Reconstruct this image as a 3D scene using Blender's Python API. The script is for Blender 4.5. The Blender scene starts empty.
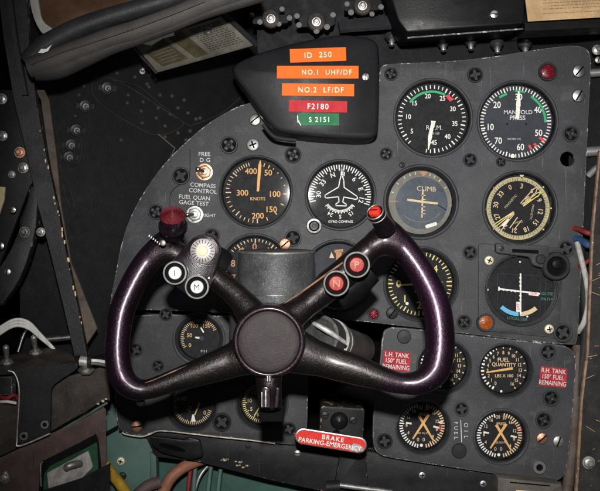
import bpy, bmesh, math, random
from mathutils import Vector, Matrix
from mathutils.geometry import tessellate_polygon

random.seed(7)
SC = bpy.context.scene
COL = SC.collection
U = 0.0011          # metres of panel per picture pixel
D = 900.0           # camera distance from the panel, in the same unit
R = math.radians


# ------------------------------------------------------------------ frame
def W(px, py, d=0.0):
    k = (D - d) / D
    return Vector(((px - 300) * U * k, -d * U, (245.5 - py) * U * k))


def UU(d):
    return U * (D - d) / D


MW = {}             # world matrix of every Empty / parented root


def facing(px, py, d=0.0, roll=0.0, pitch=0.0, yaw=0.0):
    """local x right, y up, z towards the viewer"""
    return (Matrix.Translation(W(px, py, d)) @ Matrix.Rotation(R(90), 4, 'X')
            @ Matrix.Rotation(R(yaw), 4, 'Y') @ Matrix.Rotation(R(pitch), 4, 'X') @ Matrix.Rotation(R(roll), 4, 'Z'))


def along(loc, direction, spin=0.0):
    q = Vector(direction).normalized().to_track_quat('Z', 'Y')
    return Matrix.Translation(loc) @ q.to_matrix().to_4x4() @ Matrix.Rotation(R(spin), 4, 'Z')


def tag(o, label=None, cat=None, group=None, kind=None):
    if label: o['label'] = label
    if cat: o['category'] = cat
    if group: o['group'] = group
    if kind: o['kind'] = kind
    return o


def thing(name, label, cat, M, group=None):
    o = bpy.data.objects.new(name, None)
    o.empty_display_size = 0.01
    COL.objects.link(o)
    o.matrix_world = M
    MW[o] = M.copy()
    return tag(o, label, cat, group)


def place(o, M, parent=None):
    if parent is None:
        o.matrix_world = M
    else:
        o.parent = parent
        o.matrix_basis = MW[parent].inverted() @ M
    MW[o] = M.copy()
    return o


def mesh_obj(name, me, M, parent=None):
    o = bpy.data.objects.new(name, me)
    COL.objects.link(o)
    return place(o, M, parent)


# ------------------------------------------------------------------ materials
def new_mat(name):
    m = bpy.data.materials.new(name)
    m.use_nodes = True
    nt = m.node_tree
    for n in list(nt.nodes): nt.nodes.remove(n)
    out = nt.nodes.new('ShaderNodeOutputMaterial')
    return m, nt, out


def paint(name, col, rough=0.5, metal=0.0, var=0.25, vscale=45, bump=0.12, bscale=900, dust=0.0, dustcol=(0.25, 0.23, 0.2),
          chip=0.0, chipcol=(0.45, 0.42, 0.38), chipscale=160, coat=0.0, coatrough=0.2, scratch=0.0, blotch=0.0, blotchcol=None, rub=0.0, rubcol=(0.1, 0.1, 0.1), zone=None, tint=None, spec=0.25, dscale=650):
    m, nt, out = new_mat(name)
    N, L = nt.nodes.new, nt.links.new
    b = N('ShaderNodeBsdfPrincipled')
    L(b.outputs[0], out.inputs[0])
    tc = N('ShaderNodeTexCoord')
    def noise(scale, detail=4, rgh=0.6, vec=None):
        n = N('ShaderNodeTexNoise'); n.inputs['Scale'].default_value = scale
        n.inputs['Detail'].default_value = detail; n.inputs['Roughness'].default_value = rgh
        L(vec or tc.outputs['Object'], n.inputs['Vector']); return n
    def mixc(fac, c1, c2):
        x = N('ShaderNodeMix'); x.data_type = 'RGBA'
        if hasattr(fac, 'type'): L(fac, x.inputs[0])
        else: x.inputs[0].default_value = fac
        for i, c in ((6, c1), (7, c2)):
            if hasattr(c, 'type'): L(c, x.inputs[i])
            else: x.inputs[i].default_value = (*c, 1)
        return x.outputs[2]
    def thr(src, lo, hi, amt):
        r = N('ShaderNodeMapRange'); r.inputs[1].default_value = lo; r.inputs[2].default_value = hi
        r.inputs[3].default_value = 0; r.inputs[4].default_value = amt; L(src, r.inputs[0]); return r.outputs[0]
    n1 = noise(vscale, 6, 0.65)
    c2 = tint or tuple(min(1, x * (1 + var * 1.6)) for x in col)
    c1 = tuple(x * (1 - var) for x in col)
    r1 = N('ShaderNodeMapRange'); r1.inputs[1].default_value = 0.3; r1.inputs[2].default_value = 0.7
    L(n1.outputs[0], r1.inputs[0])
    c = mixc(r1.outputs[0], c1, c2)
    if zone:                 # colour worn off around the middle of the part: |x| under zone[0] shows zone[2]
        sx_ = N('ShaderNodeSeparateXYZ'); L(tc.outputs['Object'], sx_.inputs[0])
        ab = N('ShaderNodeMath'); ab.operation = 'ABSOLUTE'; L(sx_.outputs[0], ab.inputs[0])
        nz = noise(30, 5, 0.7)
        ad = N('ShaderNodeMath'); ad.operation = 'MULTIPLY_ADD'; ad.inputs[1].default_value = 0.07; L(nz.outputs[0], ad.inputs[0]); L(ab.outputs[0], ad.inputs[2])
        c = mixc(thr(ad.outputs[0], zone[0], zone[1], 1.0), zone[2], c)
    if blotch:
        nl = noise(5.5, 5, 0.6)
        c = mixc(thr(nl.outputs[0], 0.40, 0.66, blotch), c, blotchcol)
    if rub:
        nr = noise(38, 8, 0.78)
        c = mixc(thr(nr.outputs[0], 0.53, 0.68, rub), c, rubcol)
    rr = N('ShaderNodeMapRange'); rr.inputs[1].default_value = 0.25; rr.inputs[2].default_value = 0.75
    rr.inputs[3].default_value = max(0.03, rough - 0.1); rr.inputs[4].default_value = min(1, rough + 0.12)
    n1b = noise(vscale * 2.3, 5, 0.7)
    L(n1b.outputs[0], rr.inputs[0]); L(rr.outputs[0], b.inputs['Roughness'])
    if dust:
        nd = noise(dscale, 2, 0.5)
        c = mixc(thr(nd.outputs[0], 0.60, 0.74, dust), c, dustcol)
    if scratch:
        mp = N('ShaderNodeMapping'); mp.inputs['Scale'].default_value = (1, 0.06, 1); mp.inputs['Rotation'].default_value = (0.3, 0.2, 0.9)
        L(tc.outputs['Object'], mp.inputs[0])
        ns = noise(420, 2, 0.5, mp.outputs[0])
        c = mixc(thr(ns.outputs[0], 0.70, 0.74, scratch), c, chipcol)
    if chip:
        nc = noise(chipscale, 5, 0.7)
        f = thr(nc.outputs[0], 0.74 - 0.3 * chip, 0.76 - 0.3 * chip, 1.0)
        c = mixc(f, c, chipcol)
    L(c, b.inputs['Base Color'])
    b.inputs['Metallic'].default_value = metal
    b.inputs['Specular IOR Level'].default_value = spec
    b.inputs['Coat Weight'].default_value = coat
    b.inputs['Coat Roughness'].default_value = coatrough
    if bump:
        nb = noise(bscale, 3, 0.6)
        bp = N('ShaderNodeBump'); bp.inputs['Strength'].default_value = bump; bp.inputs['Distance'].default_value = 0.0008
        L(nb.outputs[0], bp.inputs['Height']); L(bp.outputs[0], b.inputs['Normal'])
    return m


def glass_mat(name, col=(1, 1, 1), dust=0.008, rough=0.03):
    m, nt, out = new_mat(name)
    N, L = nt.nodes.new, nt.links.new
    t = N('ShaderNodeBsdfTransparent'); t.inputs[0].default_value = (*col, 1)
    g = N('ShaderNodeBsdfGlossy'); g.inputs['Roughness'].default_value = rough
    df = N('ShaderNodeBsdfDiffuse'); df.inputs[0].default_value = (0.6, 0.62, 0.66, 1)
    fr = N('ShaderNodeFresnel'); fr.inputs[0].default_value = 1.45
    m1 = N('ShaderNodeMixShader'); m2 = N('ShaderNodeMixShader')
    tc = N('ShaderNodeTexCoord'); n = N('ShaderNodeTexNoise'); n.inputs['Scale'].default_value = 260; n.inputs['Detail'].default_value = 6
    L(tc.outputs['Object'], n.inputs[0])
    r = N('ShaderNodeMapRange'); r.inputs[1].default_value = 0.35; r.inputs[2].default_value = 0.75; r.inputs[4].default_value = dust * 2
    L(n.outputs[0], r.inputs[0])
    L(r.outputs[0], m2.inputs[0]); L(t.outputs[0], m2.inputs[1]); L(df.outputs[0], m2.inputs[2])
    L(fr.outputs[0], m1.inputs[0]); L(m2.outputs[0], m1.inputs[1]); L(g.outputs[0], m1.inputs[2])
    L(m1.outputs[0], out.inputs[0])
    return m


MT = {}
MT['panel'] = paint('panel_paint', (0.036, 0.0375, 0.0425), 0.50, var=0.42, vscale=13, bump=0.45, bscale=900, dust=0.3, scratch=0.3, dustcol=(0.18, 0.18, 0.18), spec=0.22, blotch=0.8, blotchcol=(0.054, 0.052, 0.0525), rub=0.55, rubcol=(0.105, 0.102, 0.10), chip=0.055, chipcol=(0.20, 0.19, 0.18), chipscale=110)
MT['panel_dark'] = paint('panel_paint_lower', (0.030, 0.0312, 0.035), 0.50, var=0.42, vscale=13, bump=0.45, bscale=900, dust=0.3, scratch=0.3, dustcol=(0.16, 0.16, 0.16), spec=0.22, blotch=0.7, blotchcol=(0.042, 0.0405, 0.0405), rub=0.5, rubcol=(0.09, 0.088, 0.085), chip=0.055, chipcol=(0.18, 0.17, 0.16), chipscale=110)
MT['edge'] = paint('worn_panel_edge', (0.065, 0.065, 0.067), 0.45, var=0.5, vscale=90, chip=0.62, chipcol=(0.42, 0.40, 0.35), chipscale=120, bump=0.2)
MT['bezel'] = paint('bezel_black', (0.017, 0.018, 0.020), 0.42, var=0.25, vscale=60, bump=0.12, dust=0.10, dustcol=(0.14, 0.14, 0.14), spec=0.22)
MT['black'] = paint('black_paint', (0.005, 0.005, 0.0055), 0.5, var=0.4, vscale=35, bump=0.25, dust=0.08, dustcol=(0.05, 0.05, 0.05), spec=0.08)
MT['black_gloss'] = paint('black_gloss_paint', (0.007, 0.007, 0.0075), 0.36, var=0.3, vscale=30, bump=0.15, bscale=500, dust=0.10, scratch=0.08, dustcol=(0.09, 0.09, 0.09), chipcol=(0.12, 0.12, 0.12), spec=0.13)
MT['black_worn'] = paint('worn_black_paint', (0.011, 0.011, 0.0125), 0.48, var=0.4, vscale=40, bump=0.3, dust=0.22, chip=0.0, chipcol=(0.14, 0.12, 0.10), scratch=0.2, dustcol=(0.08, 0.075, 0.07), spec=0.17)
MT['black_chip'] = paint('chipped_black_edge', (0.016, 0.015, 0.014), 0.5, var=0.4, chip=0.52, chipcol=(0.26, 0.19, 0.11), chipscale=110, spec=0.15)
MT['void'] = paint('void_black', (0.002, 0.002, 0.0022), 0.7, var=0.3, bump=0.1, spec=0.03)
MT['skin'] = paint('sidewall_black', (0.0038, 0.0038, 0.0041), 0.45, var=0.3, bump=0.3, dust=0.15, dustcol=(0.035, 0.035, 0.035), spec=0.08, rub=0.3, rubcol=(0.01, 0.01, 0.0105))
MT['hood'] = paint('hood_black', (0.008, 0.0083, 0.0095), 0.40, var=0.25, vscale=18, bump=0.10, bscale=700, dust=0.10, dustcol=(0.07, 0.07, 0.07), scratch=0.06, chipcol=(0.1, 0.1, 0.1), spec=0.13)
MT['yoke'] = paint('yoke_purple_black', (0.0085, 0.0065, 0.0075), 0.41, metal=0.8, var=0.4, vscale=14, bump=0.62, bscale=480, dust=0.45, dustcol=(0.20, 0.13, 0.165), coat=0.5, coatrough=0.26, chip=0.15, chipcol=(0.16, 0.12, 0.105), chipscale=130, scratch=0.35, dscale=1100, spec=0.4, tint=(0.042, 0.0105, 0.038), rub=0.3, rubcol=(0.030, 0.025, 0.023), zone=(0.125, 0.165, (0.0165, 0.0135, 0.0128)))
MT['yoke_gloss'] = paint('yoke_gloss_black', (0.008, 0.005, 0.0075), 0.22, metal=0.2, var=0.3, bump=0.15, dust=0.15, coat=0.4, coatrough=0.08, chip=0.0, dustcol=(0.1, 0.08, 0.09))
MT['hubcap'] = paint('hub_cap_leather', (0.034, 0.027, 0.028), 0.62, var=0.22, vscale=70, bump=0.9, bscale=650, dust=0.25, dustcol=(0.10, 0.08, 0.08), spec=0.3)
MT['hubring'] = paint('hub_ring', (0.017, 0.0105, 0.014), 0.38, metal=0.7, var=0.6, bump=0.4, dust=0.3, dustcol=(0.25, 0.18, 0.21), coat=0.4, coatrough=0.2, chip=0.10, chipcol=(0.35, 0.28, 0.28), chipscale=220)
MT['cast'] = paint('cast_grey_housing', (0.056, 0.057, 0.060), 0.5, metal=0.25, var=0.4, vscale=40, bump=0.7, bscale=500, dust=0.5, dustcol=(0.24, 0.235, 0.23), chip=0.05, chipcol=(0.3, 0.29, 0.28), scratch=0.3, rub=0.5, rubcol=(0.09, 0.088, 0.085))
MT['chrome'] = paint('bare_metal', (0.44, 0.43, 0.415), 0.36, metal=1.0, var=0.4, bump=0.0, vscale=110, rub=0.5, rubcol=(0.2, 0.19, 0.18))
MT['satin'] = paint('satin_chrome', (0.50, 0.49, 0.475), 0.45, metal=0.6, var=0.4, bump=0.1, vscale=120, dust=0.25, dustcol=(0.1, 0.09, 0.09), rub=0.5, rubcol=(0.25, 0.23, 0.23))
MT['pillar'] = paint('pillar_black', (0.021, 0.0215, 0.0245), 0.45, var=0.45, vscale=35, bump=0.4, bscale=800, dust=0.3, dustcol=(0.12, 0.115, 0.11), spec=0.3, scratch=0.3, chipcol=(0.2, 0.17, 0.13), rub=0.4, rubcol=(0.045, 0.044, 0.045), chip=0.01)  # lighter than the other worn black: light on the left put into the colour
MT['trigger_red'] = paint('trigger_red', (0.50, 0.030, 0.014), 0.4, var=0.25, bump=0.2, vscale=300, dust=0.2, dustcol=(0.3, 0.15, 0.1))
MT['faded_ink'] = paint('faded_ink', (0.16, 0.105, 0.06), 0.7, bump=0)
MT['wire_dull'] = paint('wire_dull', (0.30, 0.29, 0.27), 0.5, var=0.4, vscale=90, bump=0.2, dust=0.4, dustcol=(0.1, 0.09, 0.08))
MT['edge_bare'] = paint('bare_edge', (0.40, 0.37, 0.30), 0.5, metal=0.2, var=0.5, vscale=120, bump=0.2, dust=0.5, dustcol=(0.04, 0.04, 0.04), dscale=200)
MT['wear'] = paint('worn_copper_line', (0.17, 0.10, 0.065), 0.5, metal=0.3, var=0.7, vscale=160, bump=0.3, dust=0.9, dustcol=(0.015, 0.01, 0.01), dscale=260)
MT['steel'] = paint('dull_steel', (0.33, 0.325, 0.31), 0.45, metal=0.85, var=0.4, bump=0.0, vscale=120, dust=0.15, dustcol=(0.1, 0.09, 0.08), rub=0.5, rubcol=(0.16, 0.15, 0.14))
MT['darksteel'] = paint('dark_steel', (0.11, 0.11, 0.11), 0.4, metal=0.8, var=0.4, bump=0.2, vscale=140)
MT['copper'] = paint('copper_metal', (0.48, 0.26, 0.17), 0.38, metal=0.85, var=0.3, bump=0.2, vscale=150)
MT['brass'] = paint('cream_screw', (0.66, 0.58, 0.42), 0.4, metal=0.3, var=0.2, bump=0.2, vscale=200)
MT['slot'] = paint('slot_black', (0.004, 0.004, 0.004), 0.7, bump=0, spec=0.04)
MT['dial'] = paint('dial_black', (0.010, 0.0105, 0.012), 0.6, var=0.2, bump=0.1, dust=0.06, spec=0.12, dustcol=(0.1, 0.1, 0.1))
MT['dial_grey'] = paint('dial_grey', (0.034, 0.038, 0.046), 0.6, var=0.15, bump=0.1, dust=0.05, spec=0.12)
MT['dial_blue'] = paint('dial_slate', (0.043, 0.054, 0.068), 0.5, var=0.3, vscale=30, bump=0.1, spec=0.2, blotch=0.5, blotchcol=(0.07, 0.08, 0.095))
MT['dial_ring'] = paint('dial_ring_olive', (0.155, 0.142, 0.115), 0.6, var=0.25, bump=0.1)
MT['white'] = paint('marking_white', (0.74, 0.73, 0.69), 0.6, var=0.12, vscale=300, bump=0)
MT['offwhite'] = paint('lettering_white', (0.5, 0.5, 0.49), 0.6, var=0.3, vscale=500, bump=0)
MT['aged'] = paint('needle_aged_white', (0.72, 0.70, 0.62), 0.6, var=0.25, vscale=400, bump=0.3, bscale=1500)
MT['orange_mark'] = paint('marking_orange', (0.66, 0.36, 0.13), 0.6, var=0.15, vscale=300, bump=0)
MT['orange_dull'] = paint('marking_orange_dull', (0.42, 0.21, 0.10), 0.6, var=0.2, vscale=300, bump=0)
MT['tan_mark'] = paint('marking_tan', (0.62, 0.46, 0.27), 0.6, var=0.15, vscale=300, bump=0)
MT['khaki'] = paint('marking_khaki', (0.40, 0.35, 0.20), 0.6, var=0.15, vscale=200, bump=0)
MT['yellow_mark'] = paint('marking_yellow', (0.68, 0.56, 0.20), 0.6, var=0.15, vscale=300, bump=0)
MT['green_mark'] = paint('marking_green', (0.03, 0.36, 0.13), 0.6, var=0.15, vscale=300, bump=0)
MT['green_dim'] = paint('marking_green_dim', (0.05, 0.20, 0.15), 0.6, var=0.15, vscale=300, bump=0)
MT['red_mark'] = paint('marking_red', (0.62, 0.05, 0.07), 0.6, var=0.2, vscale=300, bump=0)
MT['blue_mark'] = paint('marking_blue', (0.12, 0.40, 0.66), 0.6, var=0.1, vscale=300, bump=0)
MT['label_orange'] = paint('label_tape_orange', (0.86, 0.125, 0.006), 0.42, var=0.06, bump=0.05, dust=0.05, spec=0.1)
MT['label_red'] = paint('label_tape_red', (0.42, 0.008, 0.014), 0.42, var=0.08, bump=0.05, dust=0.05, spec=0.1)
MT['label_green'] = paint('label_tape_green', (0.006, 0.125, 0.045), 0.42, var=0.08, bump=0.05, dust=0.05, spec=0.1)
MT['emboss'] = paint('embossed_letters', (0.86, 0.60, 0.46), 0.5, var=0.5, vscale=500, bump=0, dust=0.5, dustcol=(0.8, 0.2, 0.05), dscale=900)
MT['tube_grey'] = paint('tube_grey', (0.075, 0.070, 0.064), 0.45, metal=0.3, var=0.4, vscale=30, bump=0.3, dust=0.3, dustcol=(0.16, 0.15, 0.14), rub=0.4, rubcol=(0.04, 0.036, 0.032))
MT['placard_red'] = paint('placard_red', (0.30, 0.022, 0.030), 0.6, var=0.3, vscale=120, bump=0.2, dust=0.35, dustcol=(0.36, 0.16, 0.16), spec=0.12, rub=0.4, rubcol=(0.20, 0.03, 0.035))
MT['brake_red'] = paint('brake_plate_red', (0.56, 0.028, 0.02), 0.4, var=0.15, vscale=120, bump=0.1, dust=0.1, chip=0.12, chipcol=(0.6, 0.55, 0.45), chipscale=200)
MT['button_red'] = paint('button_red', (0.24, 0.009, 0.007), 0.42, var=0.3, bump=0.2, vscale=300, coat=0.05, dust=0.2, dustcol=(0.08, 0.01, 0.01))
MT['cap_red'] = paint('cap_dark_red', (0.080, 0.009, 0.014), 0.4, var=0.3, bump=0.3, dust=0.25, dustcol=(0.30, 0.16, 0.16), coat=0.15)
MT['button_white'] = paint('button_white', (0.72, 0.72, 0.70), 0.4, var=0.1, bump=0.05)
MT['ivory'] = paint('ivory', (0.62, 0.55, 0.37), 0.4, var=0.1, bump=0.05)
MT['lens_red'] = paint('lens_red', (0.12, 0.005, 0.012), 0.2, var=0.5, vscale=400, bump=0.5, bscale=700, coat=0.6, coatrough=0.05)
MT['lens_amber'] = paint('lens_amber', (0.26, 0.055, 0.006), 0.2, var=0.5, vscale=400, bump=0.5, bscale=700, coat=0.6, coatrough=0.05)
MT['roll_dark'] = paint('roll_padding_dark', (0.022, 0.0225, 0.0255), 0.5, var=0.3, vscale=30, bump=0.4, bscale=700, dust=0.2, dustcol=(0.1, 0.1, 0.1), spec=0.3)
MT['roll_grey'] = paint('roll_padding_grey', (0.052, 0.047, 0.045), 0.6, var=0.25, vscale=30, bump=0.5, bscale=800, dust=0.3, dustcol=(0.14, 0.13, 0.12), spec=0.25)
MT['roll_side'] = paint('roll_padding_side', (0.028, 0.027, 0.027), 0.6, var=0.25, vscale=30, bump=0.5, bscale=800, dust=0.3, dustcol=(0.09, 0.09, 0.09), spec=0.25)
MT['brown_strip'] = paint('brown_primer', (0.078, 0.060, 0.048), 0.6, var=0.35, vscale=60, bump=0.3, dust=0.3, dustcol=(0.15, 0.12, 0.1))
MT['brown_panel'] = paint('brown_panel_paint', (0.088, 0.058, 0.055), 0.55, var=0.3, vscale=45, bump=0.5, bscale=700, dust=0.35, scratch=0.2, dustcol=(0.03, 0.02, 0.02), rub=0.35, rubcol=(0.055, 0.038, 0.036))
MT['console_brown'] = paint('console_brown_black', (0.034, 0.028, 0.0245), 0.6, var=0.6, vscale=40, bump=0.4, dust=0.4, scratch=0.15, dustcol=(0.14, 0.12, 0.10), spec=0.2, chipcol=(0.2, 0.16, 0.13), rub=0.5, rubcol=(0.075, 0.063, 0.053))
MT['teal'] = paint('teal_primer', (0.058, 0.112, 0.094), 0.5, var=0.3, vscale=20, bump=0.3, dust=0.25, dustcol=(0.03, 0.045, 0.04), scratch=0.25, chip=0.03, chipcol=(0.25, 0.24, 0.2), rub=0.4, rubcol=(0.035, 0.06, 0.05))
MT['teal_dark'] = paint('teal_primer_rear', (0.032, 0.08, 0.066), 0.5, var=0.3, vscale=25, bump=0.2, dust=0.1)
MT['green_inner'] = paint('hatch_green', (0.018, 0.062, 0.030), 0.5, var=0.4, bump=0.2, dust=0.3, dustcol=(0.03, 0.03, 0.025))
MT['latch_grey'] = paint('latch_grey', (0.36, 0.34, 0.33), 0.5, metal=0.3, var=0.35, vscale=90, bump=0.3, dust=0.35, dustcol=(0.1, 0.08, 0.07), scratch=0.3, rub=0.5, rubcol=(0.16, 0.13, 0.12))
MT['hose_orange'] = paint('hose_orange', (0.22, 0.095, 0.055), 0.5, var=0.35, bump=0.3, dust=0.4, dustcol=(0.1, 0.06, 0.05), vscale=60)
MT['hose_yellow'] = paint('hose_yellow', (0.36, 0.22, 0.025), 0.5, var=0.35, bump=0.2, dust=0.3, dustcol=(0.12, 0.08, 0.03), vscale=60)
MT['wire_white'] = paint('wire_white', (0.66, 0.64, 0.60), 0.5, var=0.25, vscale=150, bump=0.1, dust=0.3, dustcol=(0.3, 0.27, 0.22))
MT['wire_red'] = paint('wire_red', (0.15, 0.016, 0.016), 0.55, var=0.4, bump=0.1, dust=0.4, dustcol=(0.06, 0.04, 0.04))  # red kept dark: shade of the cable gap put into the colour
MT['wire_blue'] = paint('wire_blue', (0.018, 0.05, 0.12), 0.55, var=0.4, bump=0.1, dust=0.4, dustcol=(0.04, 0.05, 0.06))  # blue darkened likewise, shade of the gap painted in
MT['rubber'] = paint('rubber', (0.014, 0.014, 0.014), 0.6, var=0.3, bump=0.3)
MT['pipe_grey'] = paint('pipe_grey', (0.14, 0.14, 0.14), 0.5, metal=0.3, var=0.3, bump=0.2)
MT['strip_side'] = paint('door_frame_worn', (0.018, 0.017, 0.0165), 0.55, var=0.4, vscale=60, bump=0.4, dust=0.2, chip=0.04, chipcol=(0.25, 0.19, 0.13), chipscale=70, scratch=0.3, spec=0.15, dustcol=(0.08, 0.07, 0.06))
MT['strip_edge'] = paint('door_frame_bare_edge', (0.16, 0.10, 0.065), 0.55, var=0.5, vscale=120, bump=0.4, chip=0.3, chipcol=(0.5, 0.4, 0.3))
MT['plate_metal'] = paint('data_plate_metal', (0.115, 0.108, 0.09), 0.45, metal=0.15, var=0.5, vscale=25, bump=0.3, dust=0.45, dustcol=(0.05, 0.045, 0.03), scratch=0.4, chipcol=(0.24, 0.23, 0.2), rub=0.5, rubcol=(0.06, 0.054, 0.04))
MT['plate_brown'] = paint('data_plate_stain', (0.065, 0.054, 0.03), 0.5, metal=0.2, var=0.4, vscale=60, bump=0.3, dust=0.3, dustcol=(0.1, 0.09, 0.06))
MT['ink'] = paint('ink', (0.035, 0.03, 0.025), 0.7, bump=0)
MT['tan_card'] = paint('tan_card', (0.36, 0.235, 0.12), 0.6, var=0.3, vscale=25, bump=0.4, bscale=200, dust=0.3, dustcol=(0.2, 0.12, 0.06), rub=0.4, rubcol=(0.25, 0.16, 0.08))
MT['frame_grey'] = paint('window_frame_grey', (0.42, 0.42, 0.40), 0.5, var=0.2, bump=0.2, dust=0.2)
MT['amber_glass'] = paint('brown_window', (0.085, 0.045, 0.026), 0.14, var=0.6, vscale=14, bump=0.05, bscale=60, spec=0.8)
MT['bottom_brown'] = paint('rack_brown', (0.075, 0.066, 0.055), 0.5, metal=0.2, var=0.3, bump=0.3, dust=0.3)
MT['glass'] = glass_mat('gauge_glass')
MT['glass_blue'] = glass_mat('gauge_glass_sheen', (0.96, 0.98, 1.0), dust=0.022)  # dust amount here paints the glass's blue-grey sheen as a haze


# ------------------------------------------------------------------ mesh builder
class B:
    def __init__(s, u=1.0):
        s.u = u; s.v = []; s.f = []; s.m = []; s.mats = []

    def mi(s, mat):
        if mat not in s.mats: s.mats.append(mat)
        return s.mats.index(mat)

    def add(s, vs, fs, mat):
        o = len(s.v); k = s.mi(mat)
        s.v += [Vector(v) for v in vs]
        for f in fs:
            s.f.append([i + o for i in f]); s.m.append(k)

    def box(s, x0, y0, z0, x1, y1, z1, mat, rot=0.0, c=None):
        vs = [(x, y, z) for z in (z0, z1) for y in (y0, y1) for x in (x0, x1)]
        if rot:
            cx, cy = c or ((x0 + x1) / 2, (y0 + y1) / 2); a = R(rot); ca, sa = math.cos(a), math.sin(a)
            vs = [(cx + (x - cx) * ca - (y - cy) * sa, cy + (x - cx) * sa + (y - cy) * ca, z) for x, y, z in vs]
        s.add(vs, [(0, 2, 3, 1), (4, 5, 7, 6), (0, 1, 5, 4), (2, 6, 7, 3), (0, 4, 6, 2), (1, 3, 7, 5)], mat)

    def poly(s, pts, z, mat):
        s.add([(x, y, z) for x, y in pts], [list(range(len(pts)))], mat)

    def prism(s, pts, z0, z1, mat, edge=None, bevel=0.0, holes=(), seg=40):
        """pts: outline (x,y); front at z1; bevelled rim; holes (cx,cy,r)"""
        edge = edge or mat
        if sum(pts[i][0] * pts[(i + 1) % len(pts)][1] - pts[(i + 1) % len(pts)][0] * pts[i][1] for i in range(len(pts))) < 0:
            pts = pts[::-1]
        n = len(pts)
        P = [Vector((x, y)) for x, y in pts]
        def inset(b):
            res = []
            for i in range(n):
                a, c, e = P[i - 1], P[i], P[(i + 1) % n]
                t1 = (c - a).normalized(); t2 = (e - c).normalized()
                nn = Vector((-t1.y - t2.y, t1.x + t2.x))
                nn = nn.normalized() if nn.length > 1e-6 else Vector((-t1.y, t1.x))
                cs = max(0.5, nn.dot(Vector((-t1.y, t1.x))))
                res.append(c + nn * b / cs)
            return res
        rings = [(P, z0)]
        if bevel:
            rings += [(P, z1 - bevel), (inset(bevel * 0.3), z1 - bevel * 0.3), (inset(bevel), z1)]
        else:
            rings += [(P, z1)]
        o = len(s.v)
        for ri, (ring, z) in enumerate(rings):
            s.v += [Vector((p.x, p.y, z)) for p in ring]
        for ri in range(len(rings) - 1):
            for i in range(n):
                j = (i + 1) % n
                s.f.append([o + ri * n + i, o + ri * n + j, o + (ri + 1) * n + j, o + (ri + 1) * n + i])
                s.m.append(s.mi(edge))
        front = rings[-1][0]
        loops = [[Vector((p.x, p.y, 0)) for p in front]]
        for cx, cy, r in holes:
            loops.append([Vector((cx + r * math.cos(2 * math.pi * k / seg), cy - r * math.sin(2 * math.pi * k / seg), 0)) for k in range(seg)])
        tris = tessellate_polygon(loops)
        flat = [p for l in loops for p in l]
        o2 = len(s.v)
        s.v += [Vector((p.x, p.y, z1)) for p in flat]
        for t in tris:
            a, b, c = flat[t[0]], flat[t[1]], flat[t[2]]
            if abs((b - a).cross(c - a).z) < 1e-9: continue
            s.f.append([o2 + i for i in t]); s.m.append(s.mi(mat))
        for hi, (cx, cy, r) in enumerate(holes):
            st = o2 + sum(len(l) for l in loops[:hi + 1])
            o3 = len(s.v)
            s.v += [Vector((p.x, p.y, z0)) for p in loops[hi + 1]]
            for k in range(seg):
                kk = (k + 1) % seg
                s.f.append([st + k, st + kk, o3 + kk, o3 + k]); s.m.append(s.mi(edge))
        s.add([(p.x, p.y, z0) for p in P], [list(range(n))], mat) if not holes else None

    def lathe(s, prof, mat, cx=0, cy=0, seg=48, cap=False, a0=0.0, mats=None):
        o = len(s.v)
        for r, z in prof:
            for k in range(seg):
                a = 2 * math.pi * k / seg + a0
                s.v.append(Vector((cx + r * math.cos(a), cy + r * math.sin(a), z)))
        for i in range(len(prof) - 1):
            mm = mats[i] if mats else mat
            for k in range(seg):
                kk = (k + 1) % seg
                s.f.append([o + i * seg + k, o + i * seg + kk, o + (i + 1) * seg + kk, o + (i + 1) * seg + k]); s.m.append(s.mi(mm))
        if cap:
            s.f.append([o + (len(prof) - 1) * seg + k for k in range(seg)]); s.m.append(s.mi(mats[-1] if mats else mat))

    def disc(s, r, z, mat, cx=0, cy=0, seg=48):
        s.add([(cx + r * math.cos(2 * math.pi * k / seg), cy + r * math.sin(2 * math.pi * k / seg), z) for k in range(seg)], [list(range(seg))], mat)

    def ring(s, r0, r1, z, mat, a0=0, a1=360, cx=0, cy=0, n=60):
        """annulus, angles clockwise from the top"""
        n = max(2, int(n * abs(a1 - a0) / 360))
        vs = []; fs = []
        for k in range(n + 1):
            a = R(a0 + (a1 - a0) * k / n)
            vs += [(cx + r0 * math.sin(a), cy + r0 * math.cos(a), z), (cx + r1 * math.sin(a), cy + r1 * math.cos(a), z)]
        for k in range(n): fs.append((2 * k, 2 * k + 1, 2 * k + 3, 2 * k + 2))
        s.add(vs, fs, mat)

    def tick(s, a, r0, r1, w, z, mat, cx=0, cy=0):
        a = R(a); dx, dy = math.sin(a), math.cos(a); nx, ny = dy * w / 2, -dx * w / 2
        s.add([(cx + dx * r0 - nx, cy + dy * r0 - ny, z), (cx + dx * r0 + nx, cy + dy * r0 + ny, z),
               (cx + dx * r1 + nx, cy + dy * r1 + ny, z), (cx + dx * r1 - nx, cy + dy * r1 - ny, z)], [(0, 1, 2, 3)], mat)

    def line(s, x0, y0, x1, y1, w, z, mat, w1=None, thick=0.0):
        w1 = w if w1 is None else w1
        d = Vector((x1 - x0, y1 - y0)).normalized(); n = Vector((-d.y, d.x))
        q = [(x0 - n.x * w / 2, y0 - n.y * w / 2), (x1 - n.x * w1 / 2, y1 - n.y * w1 / 2), (x1 + n.x * w1 / 2, y1 + n.y * w1 / 2), (x0 + n.x * w / 2, y0 + n.y * w / 2)]
        if thick:
            vs = [(x, y, z) for x, y in q] + [(x, y, z + thick) for x, y in q]
            s.add(vs, [(3, 2, 1, 0), (4, 5, 6, 7), (0, 1, 5, 4), (1, 2, 6, 5), (2, 3, 7, 6), (3, 0, 4, 7)], mat)
        else:
            s.add([(x, y, z) for x, y in q], [(0, 1, 2, 3)], mat)

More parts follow.
